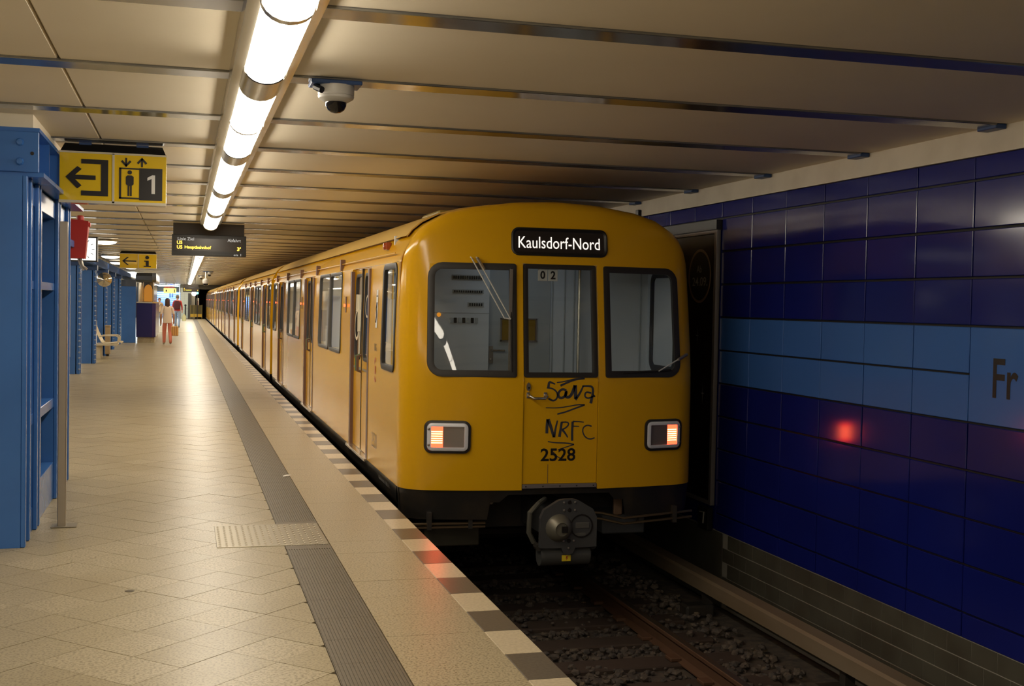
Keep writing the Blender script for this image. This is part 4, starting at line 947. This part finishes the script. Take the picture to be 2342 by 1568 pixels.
# notice board edge beside the first far column
t = thing('notice_board', (-2.2, 24.8, .45), 'pale notice board seen almost edge-on beside the first far column', 'notice board')
MB().box(-2.30, -2.16, 24.2, 24.9, .45, 2.07, .01).build('case', mat('board_cream', (.55, .48, .34), .4), t); MB().box(-2.27, -2.20, 24.3, 24.4, 0, .45).build('leg', bluedk, t)
# clock
t = thing('station_clock', (-1.70, 24.0, 2.32), 'square lit white station clock half hidden by the red cover', 'clock')
MB().box(-2.10, -1.605, 24.0, 24.2, 2.31, 2.78, .008).build('case', black, t)
MB().box(-2.08, -1.635, 23.992, 24.0, 2.335, 2.757).build('dial', emis('clock_dial', (1, .97, .9), 1.3), t)
b = MB()
for k in range(12):
    a = k*pi/6; cx, cz = -1.857, 2.546; p = Vector((math.sin(a), 0, math.cos(a))); q = Vector((math.cos(a), 0, -math.sin(a)))*.006
    c0, c1 = Vector((cx, 23.989, cz))+p*.15, Vector((cx, 23.989, cz))+p*.20; b.poly([c0-q, c0+q, c1+q, c1-q])
b.build('marks', ink, t)
b = MB(); b.poly([(-1.865,23.988,2.546),(-1.85,23.988,2.546),(-1.80,23.988,2.62),(-1.81,23.988,2.63)]); b.poly([(-1.86,23.988,2.55),(-1.86,23.988,2.535),(-2.02,23.988,2.50),(-2.02,23.988,2.51)]); b.build('hands', ink, t)
MB().box(-1.90, -1.82, 24.05, 24.15, 2.78, ZC-.01).build('hanger', bluedk, t)
# dome lamps under the girder
for i, (x, y) in enumerate(((-1.58, 25.5), (-1.97, 34.6), (-2.08, 40.6), (-1.93, 46.7))):
    t = thing('dome_lamp', (x, y, ZC), ['round dome lamp right of the station clock', 'large glowing dome lamp left of the small i sign', 'dome lamp hanging behind the small i sign', 'glowing dome lamp just below the small i sign'][i], 'lamp', 'round ceiling lamps')
    MB().lathe([(.27, 2.82), (.28, 2.78), (.26, 2.765), (.22, 2.765)], (x, y, 0), 24).build('rim', chrome, t, True)
    MB().lathe([(.255, 2.77), (.22, 2.735), (.14, 2.71), (0, 2.70)], (x, y, 0), 24).build('shade', domeE, t, True); MB().lathe([(.20, 2.80), (.20, 2.822)], (x, y, 0), 16).build('base', white, t)
# mirror globe
t = thing('round_mirror', (-2.02, 33.0, 2.1), 'round clear convex mirror on the blue column', 'mirror')
MB().lathe([(0, -.16), (.10, -.13), (.17, -.06), (.19, 0), (0, .01)], (-2.03, 33.0, 2.10), 20, 'y').build('bowl', mat('mirror', (.62, .58, .5), .12, .9), t, True); MB().tube([(-2.03, 33.02, 2.1), (-2.10, 33.4, 2.1), (-2.2, 35.31, 2.1)], .02, 8).build('arm', steel, t)
# wire bench
t = thing('wire_bench', (-1.95, 34.0, 0), 'cream wire-mesh bench seat with armrest beside the blue columns', 'bench')
wm = mat('bench_wire', (.62, .54, .38), .35, .3)
for k, y in enumerate((33.55, 34.1)):
    b = MB()
    for j in range(9):
        yy = y-.24+.06*j; b.tube([(-2.30, yy, .86), (-2.24, yy, .70), (-2.12, yy, .46), (-2.06, yy, .41), (-1.95, yy, .41), (-1.64, yy, .45), (-1.60, yy, .43)], .008, 5)
    for (x, z) in ((-2.30, .86), (-2.12, .46), (-1.62, .44), (-1.85, .42)): b.tube([(x, y-.25, z), (x, y+.25, z)], .014, 6)
    b.build('seat_shell', wm, t, True)
for y in (33.3, 33.83, 34.36):
    b = MB(); b.tube([(-2.16, y, .60), (-2.0, y, .62), (-1.75, y, .62), (-1.69, y, .58), (-1.70, y, .44)], .014, 6); b.build('armrest', wm, t, True)
MB().box(-2.28, -1.72, 33.2, 34.45, .36, .395, .005).build('beam', wm, t)
for y in (33.4, 34.25): MB().box(-2.26, -2.14, y-.04, y+.04, 0, .37, .005).build('leg', wm, t)
# waste bin
t = thing('waste_bin', (-2.04, 35.0, 0), 'narrow beige waste bin standing behind the wire bench', 'bin')
MB().box(-2.12, -1.99, 34.9, 35.2, .06, .82, .01).build('body', mat('bin_wood', (.36, .26, .14), .5), t); MB().box(-2.13, -1.98, 34.88, 35.22, .82, .86, .008).build('lid', mat('bin_wood', (.3, .3, .3)), t); MB().box(-2.09, -2.02, 34.95, 35.15, 0, .06).build('foot', under, t)
# supervisor booth
t = thing('platform_booth', (-1.4, 48, 0), 'dark blue platform booth with curved chrome hood and orange-lit glass', 'booth')
def octo(x0, x1, y0, y1, c): return [(x0, y0), (x1-c, y0), (x1, y0+c), (x1, y1-c), (x1-c, y1), (x0, y1)]
o8 = octo(-1.70, -1.02, 45.8, 52.0, .12)
MB().prism([(x, y, 0) for x, y in octo(-1.66, -1.06, 45.86, 51.9, .1)], (0, 0, .20)).build('plinth', granite_b2, t)
MB().prism([(x, y, .20) for x, y in o8], (0, 0, 1.25)).build('body', mat('booth_blue', (.018, .016, .11), .15), t)
MB().prism([(x, y, 1.45) for x, y in octo(-1.70, -1.0, 45.78, 52.0, .14)], (0, 0, .05)).build('counter', chrome, t)
MB().prism([(x, y, 1.5) for x, y in octo(-1.60, -1.10, 45.95, 51.8, .14)], (0, 0, .72)).build('glazing', mat('booth_glass', (.12, .12, .13), .12, .7), t)
MB().poly([(-1.29+.15*c_, 45.93, z) for c_, z in ((-1, 1.51), (1, 1.51), (1, 1.95), (.8, 2.05), (.4, 2.12), (0, 2.14), (-.4, 2.12), (-.8, 2.05), (-1, 1.95))]).build('lit_arch', mat('orange_interior', (.45, .19, .02), .2, emit=(1, .42, .06), es=.15), t)
b = MB()
for x in (-1.60, -1.47, -1.11): b.tube([(x, 45.93, 1.5), (x, 45.93, 2.3)], .022, 8)
b.build('mullion', chrome, t, True)
b = MB(); b.loft([[(x, y, z) for x, y in octo(-1.70-e, -1.02+e*.2, 45.82-e, 52.0, .14)] for e, z in ((0, 2.22), (.04, 2.3), (.04, 2.45), (0, 2.56))], True, True, True); b.build('hood', mat('hood_dark', (.13, .15, .19), .18, .8), t)
b = MB(); b.lathe([(.16, 1.5), (.17, 1.9), (.15, 2.2)], (-1.62, 45.95, 0), 16); b.build('corner_tube', chrome, t, True)
t = thing('blue_panel', (-1.95, 45.7, 0), 'flat bright blue panel standing left of the platform booth', 'panel')
MB().box(-2.22, -1.71, 45.6, 45.66, 0, 2.05, .006).build('sheet', blue, t); MB().box(-2.22, -1.71, 45.6, 45.66, 2.05, 2.30, .006).build('head_panel', mat('panel_glass', (.15, .17, .2), .1, .5), t)

# ================================================================ far end
b = MB(); b.box(-2.75, -2.25, 58, 101, 2.77, 2.82); tag(b.build('light_band', coolE), 'cool white light band on the ceiling beyond the booth', 'lamp')
b = MB(); b.box(-2.2, -.5, 104, 108.5, 2.70, 2.75); tag(b.build('stair_fill_light', coolE), 'cool white glow panel added above the far staircase', 'lamp')  # added glowing panel, gives the stairs their cool light
t = thing('stair_sign', (-1.08, 95, 2.03), 'small lit yellow sign above the far staircase', 'sign')
MB().box(-1.55, -.62, 95, 95.2, 2.03, 2.42, .01).build('case', emis('sign_lit', (1, .78, .22), 1.0), t); MB().box(-1.4, -1.3, 94.99, 95, 2.15, 2.3).build('arrow', ink, t); MB().box(-.78, -.72, 94.99, 95, 2.1, 2.34).build('letter_i', ink, t)
MB().box(-1.4, -1.36, 95.05, 95.15, 2.42, ZC).box(-.8, -.76, 95.05, 95.15, 2.42, ZC).build('hanger', black, t)
MB().box(-1.5, -.75, 94.9, 95.0, 2.44, 2.56).build('red_band', mat('sign_red', (.5, .08, .02), .4), t)
t = thing('globe_lamp', (.70, 95, 2.05), 'white globe lamp glowing at the tunnel mouth', 'lamp')
b = MB(); b.lathe([(0, -.2), (.13, -.15), (.2, 0), (.13, .15), (0, .2)], (.70, 95, 2.06), 16); b.build('globe', emis('globe', (1, 1, .97), 2.5), t, True); MB().tube([(.70, 95, 2.25), (.70, 95, ZC)], .02, 6).build('stem', black, t)
t = thing('signal', (1.0, 100, 2.1), 'small blue-green signal light in the dark tunnel mouth', 'signal')
b = MB(); b.lathe([(0, -.01), (.09, 0)], (1.0, 99.9, 2.12), 12, 'y'); b.build('lens', emis('signal_green', (.15, .9, .75), 3), t); MB().box(.88, 1.12, 99.92, 100.1, 1.98, 2.26).build('case', black, t); MB().box(.97, 1.03, 99.95, 100.05, 0, 1.98).build('mast', black, t)
t = thing('end_gate', (.92, 100, 0), 'yellow-framed glass gate closing the end of the platform', 'gate')
MB().box(.44, 1.38, 100, 100.06, .18, .42).build('yellow_panel', mat('gate_yellow', (.55, .33, .02), .4), t); MB().box(.44, 1.38, 100.0, 100.06, .42, 1.14).build('dark_glass', mat('gate_glass', (.075, .06, .02), .15), t)
for x in (.44, .73, 1.36): MB().box(x, x+.03, 99.98, 100.08, 0, 1.16).build('post', mat('gate_post', (.28, .20, .04), .4), t)
t = thing('platform_cabinet', (.5, 101, 0), 'dark tall cabinet beside the gate at the far end', 'cabinet')
MB().box(.28, .52, 101, 101.5, 0, 2.1, .01).build('body', mat('cabinet_grey', (.05, .045, .04), .5), t); MB().box(.53, .85, 101.4, 101.8, 0, 2.3).build('pillar', mat('pillar_beige', (.35, .33, .27), .6), t)
t = thing('info_post', (1.05, 101, 1.2), 'pale number board above the far gate', 'sign')
MB().box(.96, 1.14, 101, 101.05, 1.0, 1.72).build('board', mat('board_pale', (.6, .55, .42), .5), t); MB().box(1.02, 1.08, 100.99, 101, 1.1, 1.5).build('print', mat('print_red', (.25, .05, .03), .5), t); MB().box(1.03, 1.07, 101.02, 101.06, 0, 1.0).build('post', black, t)
t = thing('barrier', (.12, 102, 0), 'short dark barrier post with rail beside the far cabinet', 'barrier')
MB().box(.02, .13, 101.9, 102.05, 0, 1.05, .01).build('post', black, t); MB().tube([(.1, 102, .85), (.4, 102, .85)], .02, 6).build('rail', steel, t); MB().lathe([(0, 1.2), (.08, 1.15), (.09, 1.07), (.04, 1.03)], (.075, 101.97, 0), 10).build('cap', black, t)

# ================================================================ people
skin = mat('skin', (.52, .27, .17), .55)
def person(name, loc, rz, H, label, cols, hair, sleeves, walk=.18, arms=None, bulk=1.0, extra=None):
    # one continuous body grown with a skin modifier, then coloured by region
    s = H/1.70; w = walk
    J = dict(pel=(0,0,.93), wai=(0,0,1.08), che=(0,-.01,1.28), sho=(0,0,1.41), nek=(0,0,1.48), hd0=(0,.015,1.54), hd1=(0,.02,1.61), hd2=(0,.015,1.66),
        hl=(-.09,0,.90), kl=(-.10,w*.55+.02,.49), al=(-.10,w*.9-.04,.09), tl=(-.11,w*.9+.10,.035), hr=(.09,0,.90), kr=(.10,-w*.15+.03,.49), ar=(.10,-w*1.1-.02,.13), tr=(.11,-w*1.1+.10,.04),
        sl=(-.17,0,1.40), el=(-.23,-.05,1.13), wl=(-.23,.06,.90), fl=(-.225,.09,.80), sr=(.17,0,1.40), er=(.23,.0,1.13), wr=(.24,.05,.89), fr_=(.235,.07,.79))
    if arms: J.update(arms)
    R_ = dict(pel=(.155,.115), wai=(.135,.10), che=(.165,.11), sho=(.12,.085), nek=(.052,.055), hd0=(.068,.08), hd1=(.078,.095), hd2=(.06,.075), hl=.10, kl=.075, al=.06, tl=.036, hr=.10, kr=.075, ar=.06, tr=.036,
        sl=.062, el=.045, wl=.03, fl=.032, sr=.062, er=.045, wr=.03, fr_=.032)
    Ed = [('pel','wai'),('wai','che'),('che','sho'),('sho','nek'),('nek','hd0'),('hd0','hd1'),('hd1','hd2'),('pel','hl'),('hl','kl'),('kl','al'),('al','tl'),('pel','hr'),('hr','kr'),('kr','ar'),('ar','tr'),('sho','sl'),('sl','el'),('el','wl'),('wl','fl'),('sho','sr'),('sr','er'),('er','wr'),('wr','fr_')]
    ks = list(J); me = bpy.data.meshes.new('p'); me.from_pydata([Vector(J[k])*s for k in ks], [(ks.index(a), ks.index(c)) for a, c in Ed], [])
    ob = bpy.data.objects.new('p', me); C.objects.link(ob); sk = ob.modifiers.new('s', 'SKIN')
    lay = me.skin_vertices[0] if len(me.skin_vertices) else None
    for i, k in enumerate(ks):
        r = R_[k]; r = r if isinstance(r, tuple) else (r, r); bk_ = bulk if k in ('pel','wai','che') else 1
        me.skin_vertices[0].data[i].radius = (r[0]*s*bk_, r[1]*s*bk_); me.skin_vertices[0].data[i].use_root = (k == 'pel')
    sb = ob.modifiers.new('u', 'SUBSURF'); sb.levels = 2; sb.render_levels = 2
    bpy.context.view_layer.update(); dg = bpy.context.evaluated_depsgraph_get(); bme = bpy.data.meshes.new_from_object(ob.evaluated_get(dg)); bpy.data.objects.remove(ob)
    for m_ in cols: bme.materials.append(m_)          # skin, top, trousers, shoes
    for p in bme.polygons:
        c_ = p.center/s; p.use_smooth = True; ax = abs(c_.x)
        arm = ax > .185 and c_.z < 1.36 and c_.z > .70
        if c_.z < .075: i = 3
        elif arm: i = 1 if c_.z > sleeves else 0
        elif c_.z > 1.445: i = 0
        elif c_.z > .90: i = 1
        else: i = 2
        p.material_index = i
    t = thing(name, loc, label, 'person', None, rz)
    M_ = Matrix.Translation(loc) @ Matrix.Rotation(rz, 4, 'Z'); bme.transform(M_)
    bo_ = put('body', bme, t)
    def at(p): return (M_ @ (Vector(p)*s))[:]
    # tunic hem
    # hair cap
    hb = MB(); loops = []
    for k in range(8):
        th = pi*.5*k/7; z_ = 1.66+.075*math.cos(th*1.0)-0; 
    hz, hl_, hm = hair
    prof = [(.0, 1.755), (.055, 1.745), (.088, 1.71), (.098, 1.66), (.098, 1.60)]+([(.10, 1.52), (.105, hz), (.09, hz-.01)] if hl_ else [(.085, hz)])
    n = 16; lp = []
    for (r, z_) in prof:
        lp.append([at((r*math.cos(2*pi*k/n)*.92, .012+(r*math.sin(2*pi*k/n)*1.08 if math.sin(2*pi*k/n) < .25 or z_ > 1.70 else r*.27), z_)) for k in range(n)])
    hb.loft(lp); hb.build('hair', hm, t, True, 60)
    fb = MB(); 
    for x_ in (-.032, .032): fb.lathe([(0, .012), (.011, .008), (.014, 0)][::-1], at((x_, .112, 1.625)), 8, 'y')
    fb.build('eyes', ink, t)
    nb = MB(); nb.loft([[at((-.012, .108, 1.625)), at((.012, .108, 1.625))], [at((-.018, .122, 1.585)), at((.018, .122, 1.585))]], False); nb.build('nose', skin, t)
    MB().poly([at((-.025, .108, 1.555)), at((.025, .108, 1.555)), at((.022, .11, 1.547)), at((-.022, .11, 1.547))]).build('mouth', mat('lips', (.3, .08, .06), .5), t)
    for sx in (-.083, .083): MB().lathe([(.0, -.012), (.02, -.008), (.026, 0), (.0, .004)], at((sx, .01, 1.61)), 8, 'x').build('ear', skin, t)
    if extra: extra(t, at)
    return t
def cl(n, c): return mat('cloth_'+n, c, .85)
def top_hem(c, z0, z1, rx, ry):
    def f(t, at):
        n = 18; MB().loft([[at((r*rx*math.cos(2*pi*k/n), r*ry*math.sin(2*pi*k/n)+oy, z)) for k in range(n)] for r, z, oy in ((.97, z0, 0), (1.0, (z0+z1)/2, 0), (.95, z1, 0), (.88, z1+.12, -.01))]).build('shirt_hem', c, t, True)
        n = 16
        for s_ in (-1, 1): pass
    return f
c_w, c_coral = cl('white', (.74, .60, .46)), cl('coral', (.66, .20, .13))
hem_w = top_hem(c_w, .82, 1.04, .172, .135)
W1 = person('person', (-.58, 43.95, 0), .12, 1.60, 'person in white T-shirt and coral trousers walking away with an orange bag', [skin, c_w, c_coral, cl('shoe', (.6, .5, .42))], (1.43, True, mat('hair_brown', (.06, .022, .014), .5)), 1.16, .16, bulk=1.12, extra=hem_w)
t = thing('tote_bag', (-.33, 43.95, .35), 'orange striped bag held in the hand of the person in coral trousers', 'bag')
MB().box(-.46, -.20, 43.9, 44.05, .32, .66, .02).build('body', mat('bag_orange', (.66, .36, .10), .6), t); MB().tube([(-.42, 43.97, .65), (-.37, 43.97, .76), (-.30, 43.97, .76), (-.25, 43.97, .65)], .008, 6).build('handle', mat('bag_handle', (.3, .15, .05), .6), t)
for x in (-.40, -.33, -.26): MB().box(x-.012, x+.012, 43.893, 43.9, .33, .65).build('stripe', mat('bag_stripe', (.45, .18, .04), .6), t)
def pack(t, at):
    lo, hi = (-.17, -.27, 1.0), (.17, -.10, 1.42); n = 14
    MB().loft([[at((rx*math.cos(2*pi*k/n), -.17+ry*math.sin(2*pi*k/n), z)) for k in range(n)] for rx, ry, z in ((.12,.05,.98),(.17,.09,1.02),(.18,.10,1.2),(.16,.085,1.36),(.09,.05,1.43))], True, True, True).build('backpack', cl('backpack', (.06, .008, .010)), t, True)
person('person', (-.38, 68.9, 0), -.1, 1.80, 'person with dark red backpack, red shirt and blue jeans walking away', [skin, cl('red', (.42, .035, .03)), cl('jeans', (.22, .28, .38)), cl('shoe_d', (.1, .1, .1))], (1.58, False, mat('hair_grey', (.13, .09, .06), .6)), .95, .2, bulk=1.15, extra=pack)
t = thing('plastic_bag', (-.02, 68.9, .35), 'small pale yellow-green carrier bag beside the person in jeans', 'bag')
b = MB(); b.loft([[(-.02+rx*math.cos(2*pi*k/10), 68.95+.05*math.sin(2*pi*k/10), z) for k in range(10)] for rx, z in ((.10,.40),(.12,.5),(.11,.66),(.04,.78))], True, True, True); b.build('sack', mat('bag_pale', (.62, .60, .34), .6), t, True)
def strap(t, at): MB().tube([at((-.12, .14, 1.40)), at((.0, .16, 1.2)), at((.16, .12, .98))], .012, 6).build('strap', ink, t, True)
person('person', (-1.43, 73.7, 0), pi-.1, 1.62, 'person in beige jacket with shoulder strap walking towards the camera by the booth', [skin, cl('beige', (.50, .34, .19)), cl('olive', (.22, .15, .09)), cl('shoe_d', (.1, .1, .1))], (1.54, False, mat('hair_auburn', (.12, .04, .02), .5)), .95, .15, bulk=1.1, extra=strap)
person('person', (-1.10, 105.85, 1.70), 0, 1.65, 'person in dark blue climbing the far staircase', [skin, cl('navy', (.02, .03, .12)), cl('navy2', (.05, .08, .2)), cl('shoe_d', (.1, .1, .1))], (1.56, False, mat('hair_brown', (.06, .022, .014), .5)), .9, .14)
